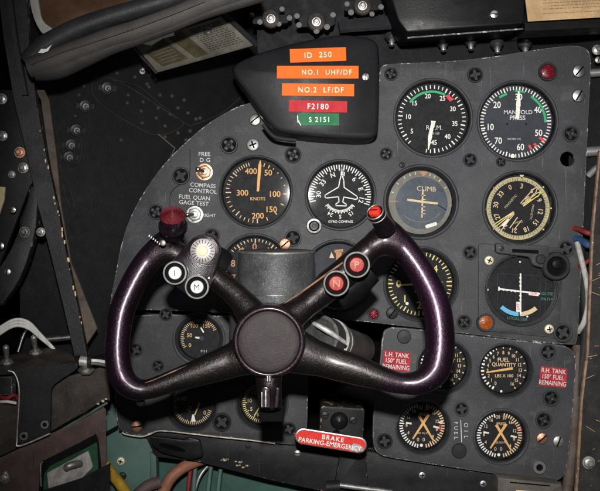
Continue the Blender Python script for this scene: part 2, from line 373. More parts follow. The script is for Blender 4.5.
    def text(s, txt, x, y, h, z, mat, rot=0.0, sx=1.0, bold=0.0, thick=0.0, spacing=1.0, align='C'):
        vs, fs, cap = text_geo(txt, bold, spacing)
        if not vs: return
        x0 = min(v[0] for v in vs); x1 = max(v[0] for v in vs)
        k = h / cap
        ox = {'C': (x0 + x1) / 2, 'L': x0, 'R': x1}[align]
        a = R(rot); ca, sa = math.cos(a), math.sin(a)
        out = []
        for vx, vy in vs:
            lx = (vx - ox) * k * sx; ly = (vy - cap / 2) * k
            out.append((x + lx * ca - ly * sa, y + lx * sa + ly * ca, z))
        s.add(out, fs, mat)

    def tube(s, pts, radii, mat, seg=14, flat=1.0, caps=True, smooth=True):
        """pts: local vectors; radii: float, list of floats or of (ra, rb) pairs: ra across, rb in depth (y)"""
        pts = [Vector(p) for p in pts]
        if not isinstance(radii, (list, tuple)): radii = [radii] * len(pts)
        if smooth and len(pts) > 2: pts, radii = spline(pts, list(radii))
        o = len(s.v); n = len(pts); up = None
        for i, p in enumerate(pts):
            t = (pts[min(i + 1, n - 1)] - pts[max(i - 1, 0)]).normalized()
            ref = Vector((0, 1, 0)) if up is None else up
            if abs(t.dot(ref)) > 0.95: ref = Vector((0.3, 0.2, 1))
            e = (ref - t * ref.dot(t)).normalized(); up = e if not flat_ref else None
            f = t.cross(e)
            r = radii[i]; ra, rb = r if isinstance(r, (tuple, list)) else (r, r * flat)
            for k in range(seg):
                a = 2 * math.pi * k / seg
                s.v.append(p + f * (ra * math.cos(a)) + e * (rb * math.sin(a)))
        for i in range(n - 1):
            for k in range(seg):
                kk = (k + 1) % seg
                s.f.append([o + i * seg + k, o + i * seg + kk, o + (i + 1) * seg + kk, o + (i + 1) * seg + k]); s.m.append(s.mi(mat))
        if caps:
            s.f.append([o + k for k in range(seg)][::-1]); s.m.append(s.mi(mat))
            s.f.append([o + (n - 1) * seg + k for k in range(seg)]); s.m.append(s.mi(mat))

    def mesh(s, name, angle=38):
        me = bpy.data.meshes.new(name)
        me.from_pydata([tuple(v * s.u) for v in s.v], [], s.f)
        for m in s.mats: me.materials.append(MT[m])
        me.polygons.foreach_set('material_index', s.m)
        bm = bmesh.new(); bm.from_mesh(me)
        bmesh.ops.remove_doubles(bm, verts=bm.verts, dist=1e-7)
        bmesh.ops.recalc_face_normals(bm, faces=bm.faces)
        bm.to_mesh(me); bm.free()
        me.polygons.foreach_set('use_smooth', [True] * len(me.polygons))
        me.set_sharp_from_angle(angle=R(angle))
        me.update()
        return me

    def obj(s, name, M, parent=None, angle=38):
        return mesh_obj(name, s.mesh(name, angle), M, parent)


flat_ref = True


def spline(pts, radii, n=6):
    out, rr = [], []
    def lerp(a, b, t):
        if isinstance(a, (tuple, list)): return tuple(x + (y - x) * t for x, y in zip(a, b))
        return a + (b - a) * t
    N = len(pts)
    for i in range(N - 1):
        p0, p1, p2, p3 = pts[max(i - 1, 0)], pts[i], pts[i + 1], pts[min(i + 2, N - 1)]
        for k in range(n):
            t = k / n
            out.append(0.5 * ((2 * p1) + (p2 - p0) * t + (2 * p0 - 5 * p1 + 4 * p2 - p3) * t * t + (3 * p1 - p0 - 3 * p2 + p3) * t ** 3))
            rr.append(lerp(radii[i], radii[i + 1], t))
    out.append(pts[-1]); rr.append(radii[-1])
    return out, rr


def chaikin(pts, it=2):
    for _ in range(it):
        q = []
        for i in range(len(pts)):
            a, b = pts[i], pts[(i + 1) % len(pts)]
            q += [(a[0] * .75 + b[0] * .25, a[1] * .75 + b[1] * .25), (a[0] * .25 + b[0] * .75, a[1] * .25 + b[1] * .75)]
        pts = q
    return pts


def rounded(pts, r, n=5):
    out = []
    N = len(pts)
    for i in range(N):
        a, c, b = Vector(pts[i - 1]), Vector(pts[i]), Vector(pts[(i + 1) % N])
        rr = r[i] if isinstance(r, (list, tuple)) else r
        d1 = min(rr, (a - c).length * .45); d2 = min(rr, (b - c).length * .45)
        p, q = c + (a - c).normalized() * d1, c + (b - c).normalized() * d2
        if rr <= 0: out.append(tuple(c)); continue
        for k in range(n + 1):
            t = k / n
            x = p * (1 - t) ** 2 + c * 2 * t * (1 - t) + q * t * t
            out.append((x.x, x.y))
    return out


_TC = {}


def text_geo(txt, bold=0.0, spacing=1.0):
    key = (txt, bold, spacing)
    if key in _TC: return _TC[key]
    def conv(t):
        cu = bpy.data.curves.new('t', 'FONT'); cu.body = t; cu.size = 1; cu.offset = bold
        cu.space_character = spacing; cu.resolution_u = 3
        ob = bpy.data.objects.new('t', cu); COL.objects.link(ob)
        dg = bpy.context.evaluated_depsgraph_get(); dg.update()
        me = bpy.data.meshes.new_from_object(ob.evaluated_get(dg))
        vs = [(v.co.x, v.co.y) for v in me.vertices]; fs = [list(p.vertices) for p in me.polygons]
        bpy.data.objects.remove(ob); bpy.data.curves.remove(cu); bpy.data.meshes.remove(me)
        return vs, fs
    if 'cap' not in _TC:
        v, _ = conv('H'); _TC['cap'] = max(p[1] for p in v)
    vs, fs = conv(txt)
    _TC[key] = (vs, fs, _TC['cap'])
    return _TC[key]


def stadium(w, h, n=12):
    pts = []
    for k in range(n + 1): a = -math.pi / 2 + math.pi * k / n; pts.append((w / 2 - h / 2 + h / 2 * math.cos(a), h / 2 * math.sin(a)))
    for k in range(n + 1): a = math.pi / 2 + math.pi * k / n; pts.append((-w / 2 + h / 2 + h / 2 * math.cos(a), h / 2 * math.sin(a)))
    return pts


def outline_local(pts, cx, cy):
    return [(x - cx, cy - y) for x, y in pts]


# ------------------------------------------------------------------ fasteners (shared meshes at unit radius)
def m_quarter(rim='bezel', lobe='panel_dark'):           # black quarter-turn fastener with a star recess
    b = B()
    b.lathe([(1.0, 0), (1.0, .16), (.93, .24), (.84, .24), (.76, .10), (.72, .04)], rim, seg=28)
    b.disc(.73, .04, 'slot', seg=28)
    for k in range(4):
        a = R(45 + 90 * k); c, s_ = math.cos(a), math.sin(a)
        b.box(.30 - .22 + .22, -.17, .03, .64, .17, .16, lobe, rot=math.degrees(a), c=(0, 0))
    b.lathe([(.36, .03), (.36, .17), (.28, .19), (.14, .10), (.0001, .10)], lobe, seg=20)
    return b.mesh('quarter_turn_fastener')


def m_flat():
    b = B()
    b.lathe([(1, 0), (1, .25), (.9, .36), (.0001, .40)], 'bezel', seg=28)
    return b.mesh('flat_plug')


def m_slot(mat, name):
    b = B()
    b.lathe([(1, 0), (1, .2), (.86, .42), (.5, .54), (.0001, .58)], mat, seg=26)
    b.box(-.82, -.11, .3, .82, .11, .62, 'slot')
    return b.mesh(name)


def m_cross(mat, name):
    b = B()
    b.lathe([(1, 0), (1, .2), (.86, .42), (.5, .54), (.0001, .58)], mat, seg=26)
    b.box(-.55, -.12, .3, .55, .12, .63, 'slot'); b.box(-.12, -.55, .3, .12, .55, .632, 'slot')
    return b.mesh(name)


def m_washer(mat, name):
    b = B()
    b.lathe([(1, 0), (1, .25), (.9, .35), (.5, .35), (.42, .1)], mat, seg=26)
    b.disc(.45, .12, 'slot', seg=20)
    return b.mesh(name)


def m_nut(mat, name):      # hex nut with a stud
    b = B()
    b.lathe([(1.25, 0), (1.25, .15), (1.2, .2), (.9, .2)], mat, seg=24)
    b.lathe([(1, .15), (1, .75), (.85, .85), (.5, .85)], mat, seg=6)
    b.lathe([(.5, .8), (.5, 1.3), (.4, 1.4), (.0001, 1.4)], mat, seg=16)
    return b.mesh(name)


def m_dome(mat, name):
    b = B(); b.lathe([(1, 0), (.92, .3), (.6, .55), (.0001, .66)], mat, seg=14); return b.mesh(name)


FM = {'quarter': m_quarter(), 'quarter_b': m_quarter('panel_dark', 'bezel'), 'quarter_c': m_quarter('bezel', 'bezel'), 'quarter_d': m_quarter('panel', 'panel_dark'), 'flat': m_flat(), 'slot': m_slot('steel', 'slotted_screw'), 'slot_bright': m_slot('chrome', 'slotted_screw_bright'),
      'cross': m_cross('brass', 'cross_screw'), 'cross_steel': m_cross('steel', 'cross_screw_steel'), 'slot_copper': m_slot('copper', 'copper_screw'),
      'washer': m_washer('chrome', 'washer'), 'nut': m_nut('chrome', 'nut'), 'nut_dark': m_nut('darksteel', 'nut_dark'), 'nut_copper': m_nut('copper', 'nut_copper'),
      'nut_steel': m_nut('steel', 'nut_steel'), 'nut_dull': m_nut('pipe_grey', 'nut_dull'), 'rivet': m_dome('panel_dark', 'rivet'), 'slot_dark': m_slot('bezel', 'slotted_screw_dark'), 'slot_red': m_slot('cap_red', 'slotted_screw_red')}


def fastener(kind, px, py, r, parent, d=0.0, name='panel_screw', rot=None, M=None):
    if kind == 'quarter': kind = ('quarter', 'quarter_b', 'quarter_d', 'quarter_c', 'quarter_b')[int(px * 7 + py * 3) % 5]
    o = bpy.data.objects.new(name, FM[kind]); COL.objects.link(o)
    s_ = r * UU(d)
    MM = (M if M is not None else facing(px, py, d, random.uniform(0, 180) if rot is None else rot)) @ Matrix.Scale(s_, 4)
    return place(o, MM, parent)


# ------------------------------------------------------------------ panels
def plate(name, pts, d, th, mat, edge, label, cat, bevel=1.2, holes=(), smooth=2, group=None, parent=None, tagit=True):
    if smooth: pts = chaikin(pts, smooth)
    cx = sum(p[0] for p in pts) / len(pts); cy = sum(p[1] for p in pts) / len(pts)
    b = B(UU(d))
    b.prism(outline_local(pts, cx, cy), -th, 0, mat, edge, bevel, [(hx - cx, cy - hy, hr) for hx, hy, hr in holes])
    o = b.obj(name, facing(cx, cy, d), parent)
    if tagit: tag(o, label, cat, group)
    return o


GAUGES = dict(  # px, py, bezel radius, dial radius
    rpm=(433, 118, 40, 36), man=(517.5, 121, 41, 37), air=(256, 192, 37, 33.5), gyro=(340.5, 195, 36, 32), horizon=(421, 202, 38, 32),
    radio=(520, 208, 38, 34), climb=(421, 284, 38, 33), alt=(255, 270, 37, 33), turn=(338, 275, 36, 32),
    suction=(199, 339, 27, 20.5), flap=(192, 406, 27, 21.5), hyd=(262, 404, 27, 21.5),
    fuel_l=(444, 366, 28.5, 23), fuel_r=(505.3, 370.5, 28.5, 23.5), press_l=(423, 427, 28.5, 23.5), press_r=(501, 436.5, 28.5, 24))


def holes_of(*ks):
    return [(GAUGES[k][0], GAUGES[k][1], GAUGES[k][2] - 1.2) for k in ks]


main = [(250, 101), (225, 112), (204, 126), (184, 143), (164, 163), (143, 192), (128, 221), (120, 248), (115, 275), (109, 305), (113, 309), (230, 313),
        (345, 320), (388, 324.5), (462, 333.5), (574, 346.5), (578, 342), (580, 300), (585, 200), (590, 90), (592, 62), (589, 49), (578, 45), (560, 46), (525, 51), (490, 57), (450, 61), (400, 63), (384, 64), (379, 69), (379, 92), (320, 94)]
PANEL = plate('instrument_panel', main, 0, 5, 'panel', 'edge', 'large charcoal main instrument panel carrying the flight gauges', 'instrument panel', 1.1,
              holes_of('rpm', 'man', 'air', 'gyro', 'horizon', 'radio', 'climb', 'alt', 'turn') + [(567.5, 159, 7.5), (521, 290, 35)], smooth=2)
for px, py, r in ((475, 75, 8), (391, 74, 7), (571, 134, 8.5), (470, 160, 7), (501, 162, 5), (566, 248.5, 8.5), (470, 252.5, 7.5), (464, 322, 7.5), (229, 145, 9), (181, 176, 9),
                  (156, 212, 8), (293, 155, 8.5), (386, 154, 6.5), (293, 238, 8.5), (212, 236, 8)):
    fastener('quarter', px, py, r, PANEL)
fastener('slot_bright', 578.5, 71.5, 6.8, PANEL, rot=50); fastener('slot_bright', 578, 96, 6.8, PANEL, rot=60)
fastener('slot_bright', 255, 120, 6.2, PANEL, rot=40); fastener('cross_steel', 253, 145, 6.6, PANEL, rot=20)
fastener('slot_dark', 392, 313, 6, PANEL, rot=50); fastener('slot_copper', 285, 244, 6, PANEL)
fastener('slot_dark', 402, 165, 3, PANEL)
b = B(UU(0))   # painted lettering of the switch group
def lt(txt, px, py, h, mat='offwhite', rot=0, **k): b.text(txt, px - 300, 245.5 - py, h, 0.35, mat, rot, **k)
lt('FREE', 204.5, 154, 4.0, bold=.004); lt('D G', 205, 160, 4.0, spacing=1.1, bold=.004)
lt('COMPASS', 203, 185.3, 4.0, rot=-4, bold=.004); lt('CONTROL', 203, 191, 4.0, rot=-4, bold=.004)
b.obj('lettering', facing(300, 245.5, 0), PANEL); b = B(UU(0))
lt('FUEL QUAN', 194.5, 197.5, 4.0, rot=-4, bold=.004); lt('GAGE TEST', 194, 203, 4.0, rot=-4, bold=.004); lt('RIGHT', 209, 215.3, 3.2, rot=-3)
b.obj('lettering', facing(300, 245.5, 0), PANEL)

b = B(UU(0)); b.tube([(190 - 300, 245.5 - 149, .1), (190 - 300, 245.5 - 172, .1), (187 - 300, 245.5 - 181, .1), (175 - 300, 245.5 - 188, .1), (170 - 300, 245.5 - 197, .1), (170 - 300, 245.5 - 214, .1)], .55, 'bezel', seg=6); b.obj('plate_seam', facing(300, 245.5, 0), PANEL)
low_left = [(112, 313), (112, 350), (114, 390), (116, 418), (119, 430), (127, 434), (142, 436.5), (150, 434), (157, 430.5), (186, 433), (250, 440), (300, 446.5), (308, 440), (308, 330), (304, 318), (230, 316)]
LPANEL = plate('lower_panel', low_left, 1, 5, 'panel_dark', 'edge', 'lower left charcoal panel behind the wheel with three small gauges', 'panel', 1.1, holes_of('suction', 'flap', 'hyd'), smooth=2)
for px, py, r in ((166, 314.5, 6.5), (136, 350, 7.5), (158, 366, 6.5), (222, 422, 9.5)):
    fastener('quarter', px, py, r, LPANEL, 1)
fastener('slot_copper', 137, 426, 6, LPANEL, 1); fastener('quarter', 289, 429, 7, LPANEL, 1)
low_right = [(385, 329), (396, 326.5), (470, 335.5), (558, 344), (571, 348), (577, 358), (574, 400), (568, 466), (563, 479), (551, 482), (470, 470.5), (388, 458), (377, 454), (372, 444), (374, 400), (380, 365), (382, 338)]
for nm_, pts_ in ((LPANEL, [(122, 432), (127, 434), (141, 436), (150, 433.6), (158, 430.4), (170, 430.8), (186, 432.6), (215, 436), (250, 439.6), (275, 443)]),):
    b = B(); o_ = MW[nm_].translation
    b.tube([W(x, y + .6, .6) - o_ for x, y in pts_], .75 * U, 'edge_bare', seg=8); b.obj('worn_edge', Matrix.Translation(o_), nm_)
RPANEL = plate('fuel_gauge_board', low_right, 1, 6, 'panel', 'edge', 'lower right charcoal panel with rounded corners and four fuel gauges', 'panel', 1.1, holes_of('fuel_l', 'fuel_r', 'press_l', 'press_r'), smooth=2)
for px, py, r in ((548, 352, 8.5), (551, 398, 8.5), (543.5, 420, 8.5), (461.5, 409, 7.5), (384.6, 441, 8)):
    fastener('quarter', px, py, r, RPANEL, 1)
fastener('flat', 404, 336.5, 7, RPANEL, 1); fastener('flat', 459, 450.5, 7.5, RPANEL, 1)
fastener('slot_copper', 541.7, 438, 6, RPANEL, 1, rot=40); fastener('slot', 558, 441, 6, RPANEL, 1, rot=70); fastener('washer', 539, 467, 7, RPANEL, 1)
b = B(UU(1))
b.line(460.6 - 300, 245.5 - 420, 461.6 - 300, 245.5 - 442, .7, .4, 'offwhite')
for i, ch in enumerate('OIL'): b.text(ch, 466 - 300, 245.5 - 425 - i * 6, 4, .4, 'offwhite', rot=-90)
b.obj('lettering', facing(300, 245.5, 1), RPANEL); b = B(UU(1))
for i, ch in enumerate('FUEL'): b.text(ch, 456 - 300, 245.5 - 423 - i * 5, 3.8, .4, 'offwhite', rot=-90)
b.obj('lettering', facing(300, 245.5, 1), RPANEL)


# ------------------------------------------------------------------ gauges
GZ = -8.0      # dial depth below the panel face


class Gauge:
    def __init__(s, key, name, label, roll=0, d=0.0, dial='dial', group='round gauges on the instrument panel', soft=False, bez='bezel', glass='glass'):
        px, py, rb, rd = GAUGES[key]
        s.rd = rd; s.u = UU(d); s.M = facing(px, py, d, roll); s.cx, s.cy = px, py
        s.root = thing(name, label, 'gauge', s.M, group)
        w = rb - rd
        b = B(s.u)
        if w > 4.6:
            prof = [(rb, 0), (rb, .6), (rb - .8, 1.6), (rb - 2.0, 2.2), (rb - w * .55, 1.4), (rd + 1.2, -1.2), (rd + .5, -2.4), (rd + .2, -3), (rd, GZ - .4)]
        else:
            prof = [(rb, 0), (rb, 1.2), (rb - .7, 2.2), (rb - 1.8, 2.5), (rd + 1.0, 1.6), (rd + .4, .4), (rd + .1, -1), (rd, GZ - .4)]
        b.lathe(prof, bez, seg=72, mats=['panel'] * 3 + [bez] * (len(prof) - 6) + ['slot'] * 2)  # blackened inner wall puts the shade of the recess into the colour
        b.obj('bezel', s.M, s.root, 60)
        b = B(s.u); b.disc(rd + .3, GZ, dial, seg=64)
        s.dial = b.obj('dial', s.M, s.root)
        s.mk = B(s.u)
        s.nd = []
        b = B(s.u); b.disc(rd + .25, -2.0, glass, seg=56)
        s.glassmesh = b
        s.z = GZ + .3

    def num(s, t, a, r, h, mat, radial=False, **k):
        x, y = r * math.sin(R(a)), r * math.cos(R(a))
        s.mk.text(str(t), x, y, h, s.z, mat, rot=(-a if radial else 0), **k)

    def at(s, t, px, py, h, mat, rot=0, **k):
        s.mk.text(t, px - s.cx, s.cy - py, h, s.z, mat, rot=rot, **k)

    def ticks(s, a0, a1, n, r0, r1, w, mat):
        for i in range(n + 1):
            s.mk.tick(a0 + (a1 - a0) * i / n, r0, r1, w, s.z, mat)

    def needle(s, fn, name='needle'):
        b = B(s.u); fn(b); s.nd.append((name, b))

    def close(s):
        s.mk.obj('scale_markings', s.M, s.dial)
        for n, b in s.nd: b.obj(n, s.M, s.root)
        s.glassmesh.obj('cover_glass', s.M, s.root)


NZ = GZ + 1.6
def bar(a, r0, r1, w0, w1, mat, z=NZ, thick=.5):
    def fn(b):
        s_, c = math.sin(R(a)), math.cos(R(a))
        b.line(r0 * s_, r0 * c, r1 * s_, r1 * c, w0, z, mat, w1, thick)
    return fn


# tachometer
g = Gauge('rpm', 'tachometer', 'upper left of the two big right-hand gauges, black with green arc, white pointer hanging down', roll=0)
A = lambda v: -10 + (v - 20) * 7.4
for v in range(3, 48):
    big = v % 5 == 0
    g.mk.tick(A(v), 29.6 if big else 30.6, 34.2, 1.3 if big else .9, g.z, 'white')
for v in range(5, 46, 5): g.num(v, A(v), 23.6, 4.6, 'white', bold=.012, sx=.9)
g.mk.ring(26.6, 28.9, g.z, 'green_mark', A(14.2), A(25.2))
g.mk.add([(27.6 * math.sin(R(40)) - 4.5, 27.6 * math.cos(R(40)) + 2.5, g.z), (27.6 * math.sin(R(40)) + .5, 27.6 * math.cos(R(40)) - 3.5, g.z), (27.6 * math.sin(R(40)) + 5, 27.6 * math.cos(R(40)) - 1, g.z), (27.6 * math.sin(R(40)) + 1, 27.6 * math.cos(R(40)) + 1.2, g.z), (27.6 * math.sin(R(40)), 27.6 * math.cos(R(40)) + 4, g.z)], [(0, 1, 2, 3, 4)], 'red_mark')
g.at('R.P.M.', 435.5, 126.5, 4.6, 'offwhite'); g.at('X 100', 437, 132.5, 2.0, 'offwhite')
def fn(b):
    b.line(1, -3, -2.0, -17, 3.2, NZ, 'aged', 3.8, .5); b.line(-2.0, -17, -3.8, -31, 4.4, NZ, 'aged', 1.0, .5); b.line(1.2, -2, .6, -8, 5, NZ + .1, 'aged', 3, .5)
    b.lathe([(1.2, NZ), (1.2, NZ + .9), (.001, NZ + 1)], 'dial', seg=16)
g.needle(fn); g.close()

# manifold pressure
g = Gauge('man', 'manifold_gauge', 'upper right big grey gauge reading MANIFOLD PRESS with the white pointer straight up', dial='dial_grey')
A = lambda v: 7 + (v - 30) * 5.4
for i in range(0, 67):
    v = 10 + i; big = v % 5 == 0
    g.mk.tick(A(v), 31.2 if big else 32.2, 35.8, 1.3 if big else 1.0, g.z, 'white')
for v in range(10, 71, 10): g.num(v, A(v), 25.6, 6.2, 'white', bold=.012, sx=.85)
g.mk.ring(28.6, 31, g.z, 'green_mark', A(22.5), A(25.5)); g.mk.ring(28.8, 31.2, g.z, 'green_mark', A(34.5), A(45.5)); g.mk.ring(30.5, 32.2, g.z, 'green_mark', A(28.5), A(32))
for v, r in ((51.5, 30), (54.5, 30), (56.5, 28.5)):
    g.mk.tick(A(v), r - 1.5, r + 5.5 if v < 52 else r + 3, 2.4, g.z, 'red_mark')
g.at('MANIFOLD', 520, 111, 4.0, 'offwhite', bold=.012); g.at('PRESS', 519.5, 116.6, 4.4, 'offwhite', bold=.012)
for x in (-8.5, 10.5): g.mk.disc(1.0, g.z, 'slot', x, -2, 12)
g.at('INCHES HG', 516, 138, 1.8, 'offwhite')
g.mk.disc(2.2, g.z + .05, 'aged', -3, -34.3, 14)
def fn(b):
    b.line(1.2, 3, 2.2, 16, 3.6, NZ, 'aged', 4.0, .5); b.line(2.2, 16, 2.8, 28, 4.8, NZ, 'aged', 2.8, .5); b.line(2.2, 24, 2.7, 31, 2.4, NZ + .1, 'aged', 1.6, .5)
g.needle(fn); g.close()

# airspeed
g = Gauge('air', 'airspeed_indicator', 'black airspeed gauge with orange figures reading KNOTS at upper left of the panel')
A3 = {400: -12, 350: 304, 300: 270, 250: 222, 200: 178}
for a0, a1, n in ((178, 222, 5), (222, 270, 5), (270, 310, 5), (310, 350, 8)):
    for i in range(n):
        a = a0 + (a1 - a0) * i / n
        g.mk.tick(a, 25.5 if i == 0 else 27.5, 31, 1.1 if i == 0 else .8, g.z, 'tan_mark')
for a in (16, 26, 93, 115, 137, 158): g.mk.tick(a, 27, 30.5, 1.0, g.z, 'orange_mark')
for a in (36, 48, 60, 76): g.mk.tick(a, 28.5, 30, .9, g.z, 'tan_mark')
for t, px, py in (('400', 250.5, 170.5), ('50', 268, 172), ('100', 275, 193.5), ('150', 271.5, 209), ('200', 257.5, 215.5), ('300', 242, 192.3)):
    g.at(t, px, py, 5.6, 'orange_mark', bold=.012, sx=1.0)
g.at('KNOTS', 257.5, 198.3, 3.2, 'orange_mark', bold=.01)
g.needle(lambda b: (b.line(1.6, 1, 3.6, 27, 2.4, NZ, 'orange_mark', 3.2, .5), b.line(3.6, 27, 4.0, 32.3, 3.2, NZ, 'orange_mark', .6, .5)))
g.close()

# heading gauge with aircraft
g = Gauge('gyro', 'heading_indicator', 'black heading gauge with a white aircraft outline at its centre')
for i in range(0, 43):
    a = -102 + i * 5; big = i % 2 == 0
    g.mk.tick(a, 25.2 if big else 27.2, 31, 1.0, g.z, 'white')
for t, a in (('N', -20), ('3', 9), ('6', 41), ('E', 73), ('12', 103), ('33', -54), ('30', -87)): g.num(t, a, 21.8, 4.6, 'white', radial=True, bold=.012)
for i in range(0, 23):
    a = 128 + i * 4.8
    g.mk.tick(a, 14.6, 17.2 if i % 2 else 18.4, .9, g.z, 'white')
for t, a in (('15', 150), ('S', 180), ('24', 208)): g.num(t, a, 21.4, 3.8, 'white', radial=True, bold=.012)
g.at('GYRO COMPASS', 341, 221.4, 2.3, 'white', bold=.01);
pl = [(1.5, 28.5), (2.1, 20), (3.6, 15), (4.0, 8), (17, -1), (17.5, -3.2), (15.5, -4), (3.6, -1.6), (2.6, -6.6), (6.2, -9.0), (6, -10.6), (-4.2, -10.4), (-4.4, -8.8), (-1.2, -6.4), (-1.6, -1.4), (-14, -2.6), (-15.6, -1.6), (-15, .4), (-1.6, 8.4), (-.4, 15), (.9, 20)]
for i in range(len(pl)):
    a, c = pl[i], pl[(i + 1) % len(pl)]
    g.mk.line(a[0], a[1], c[0], c[1], 1.0, NZ - .4, 'white'); g.mk.disc(.5, NZ - .4, 'white', a[0], a[1], 8)
g.mk.line(1.5, 22, 1.5, 31, .9, NZ - .4, 'white')
g.close()

# artificial horizon marked CLIMB
g = Gauge('horizon', 'horizon_indicator', 'slate blue horizon gauge reading CLIMB with crossed tan bars', dial='dial_ring', glass='glass_blue')
g.mk.disc(26.3, g.z, 'dial_blue', 1.6, -.6, 48)
g.mk.add([(3.2 - 4, 31, g.z + .1), (3.2 + 5, 31, g.z + .1), (3.6, 26, g.z + .1)], [(0, 1, 2)], 'orange_dull')
for a in (-70, -50, -32, -20, -9, 20, 30, 42, 60): g.mk.tick(a, 28.2, 30.8, .9, g.z + .1, 'tan_mark')
g.mk.line(-31, 1, -22, 1, .9, g.z + .1, 'orange_dull'); g.mk.line(29, -3.5, 33, -3.8, .9, g.z + .1, 'orange_dull')
g.z += .5; g.at('CLIMB', 427.5, 188.3, 4.8, 'tan_mark', rot=-3); g.z -= .5
g.mk.ring(24.5, 25.3, g.z + .3, 'dial_ring', 130, 226, cx=1, cy=5, n=100)
g.mk.line(17, -2, 27, -8, .8, g.z + .2, 'slot')
def fn(b):
    b.line(-13, 2.6, 6, 0, 2.2, NZ, 'tan_mark', 2.2, .4); b.line(6, 0, 18, -1.3, 2.2, NZ, 'tan_mark', 2.0, .4)
g.needle(fn, 'bank_bar')
def fn(b):
    b.line(2.6, 13, 1.6, -15.5, 1.5, NZ + .6, 'tan_mark', 1.5, .4)
    for y in (7, 3, -4.5, -8, -11.5): b.line(1.2, y, 5.2, y - .2, 1, NZ + .6, 'tan_mark', .8, .4)
g.needle(fn, 'pitch_bar')
g.mk.poly([(x * math.cos(R(17)) - y * math.sin(R(17)) + 11.3, x * math.sin(R(17)) + y * math.cos(R(17)) - 23) for x, y in stadium(12.5, 3.6, 6)], g.z + .35, 'aged')  # white streak: a highlight on the glass, painted among the markings
g.close()

# radio compass
g = Gauge('radio', 'radio_compass', 'black compass gauge with khaki ring and two thin crossing pointers at right')
g.mk.ring(27.6, 31.8, g.z, 'khaki', n=90)
A = lambda i: -21 + 30 * i
for i in range(12):
    if i == 1: t = '3'
    elif i == 0: t = '0'
    else: t = str(i * 3)
    g.num(t, A(i), 22.8, 4.8, 'tan_mark', radial=True, bold=.008, sx=.9)
for i in range(72): g.mk.tick(A(0) + 5 * i, 27.7, 29.4 if i % 2 else 30.6, .45, g.z + .1, 'dial')
g.mk.add([(1.0, 35, g.z), (6.6, 35, g.z), (3.8, 29.5, g.z)], [(0, 1, 2)], 'tan_mark')
for a in (-50, -92, -130, 50, 90, 130): g.mk.disc(.9, g.z + .1, 'tan_mark', 33.2 * math.sin(R(a)), 33.2 * math.cos(R(a)), 10)
g.at('MAGNETIC', 512.5, 201, 2.4, 'khaki', rot=48); g.at('MAGNETIC', 534, 212, 2.2, 'khaki', rot=-100); g.at('RADIO', 520, 222, 2.2, 'khaki', rot=10)
def needle2(a, off, mat):
    def fn(b):
        s_, c = math.sin(R(a)), math.cos(R(a)); nx, ny = c, -s_
        def pt(r, o): return (r * s_ + nx * o, r * c + ny * o)
        for r0, r1, o0, o1 in ((5, 22, -off, -off), (5, 22, off, off), (22, 29, -off * 1.6, 0), (22, 29, off * 1.6, 0), (10, 16, 0, off * .9), (16, 10, 0, -off * .9), (-28, -6, -off, -off * .2), (-28, -7, off, off * .3)):
            b.line(*pt(r0, o0), *pt(r1, o1), .9, NZ, mat, .9, .3)
    return fn
g.needle(needle2(42, 1.8, 'tan_mark')); g.needle(needle2(54, 1.2, 'yellow_mark'))
g.needle(lambda b: (b.line(-10, -11, -16, -18, 1.2, NZ + .5, 'white', 2.6, .3), b.line(-1, -9, -9, -20, .9, NZ + .5, 'tan_mark', .9, .3), b.line(3, -12, -5, -22, .8, NZ + .4, 'tan_mark', .8, .3)))
g.close()

# rate of climb behind the wheel
g = Gauge('climb', 'climb_rate_gauge', 'black gauge with yellow figures 4 and 6 partly hidden by the right grip')
for i in range(0, 49):
    a = 270 - 176 + i * 352 / 48
    g.mk.tick(a, 27 if i % 4 == 0 else 28.5, 32, 1.3 if i % 4 == 0 else .9, g.z, 'yellow_mark')
for t, a in (('0', 270), ('1', 318), ('2', 0), ('4', 46), ('6', 94), ('4', 140), ('2', 182), ('1', 225)):
    g.num(t, a, 21.5, 7, 'yellow_mark', radial=False, bold=.012)
g.at('CLIMB', 421, 276, 3, 'yellow_mark'); g.at('1000 FT', 421, 292, 2.4, 'yellow_mark')
g.needle(lambda b: (b.line(5, 0, -24, -1.5, 2.6, NZ, 'yellow_mark', 1, .5), b.lathe([(3, NZ), (3, NZ + .8), (.001, NZ + 1)], 'dial', seg=16)))
g.mk.disc(1.6, g.z + .1, 'white', -13, -20, 10)
g.close()

# altimeter
g = Gauge('alt', 'altimeter', 'black altimeter with faded orange figures peeking over the left of the grey housing')
for i in range(50): g.mk.tick(i * 7.2, 28.5 if i % 5 else 27, 31.2, .8 if i % 5 else 1.2, g.z, 'tan_mark')
for i in range(10): g.num(i, -2 + 36 * i, 23.4, 6.4, 'orange_dull', bold=.012)
g.at('ALTITUDE', 255, 280, 3, 'orange_dull')
g.needle(bar(330, -6, 26, 2.6, 1.2, 'orange_dull')); g.needle(bar(200, -4, 18, 3.4, 1.6, 'orange_dull', NZ + .6), 'short_needle')
g.close()

# turn indicator
g = Gauge('turn', 'turn_indicator', 'dark turn gauge with one orange pointer showing beside the right of the grey housing', dial='dial_grey')
g.needle(lambda b: (b.line(1, 0, 1, 24, 4, NZ, 'orange_dull', 6, .5), b.line(-3.2, 23.5, 5.5, 24.5, 3, NZ, 'orange_dull', 3, .5)))
g.mk.add([(-8.5, 17, g.z), (-3.5, 17, g.z), (-6.2, 23, g.z)], [(0, 1, 2)], 'tan_mark'); g.mk.add([(9, 17, g.z), (14, 17, g.z), (11.6, 23, g.z)], [(0, 1, 2)], 'tan_mark')
g.mk.ring(6, 10, g.z, 'slot', 110, 250, cx=0, cy=2)
g.close()

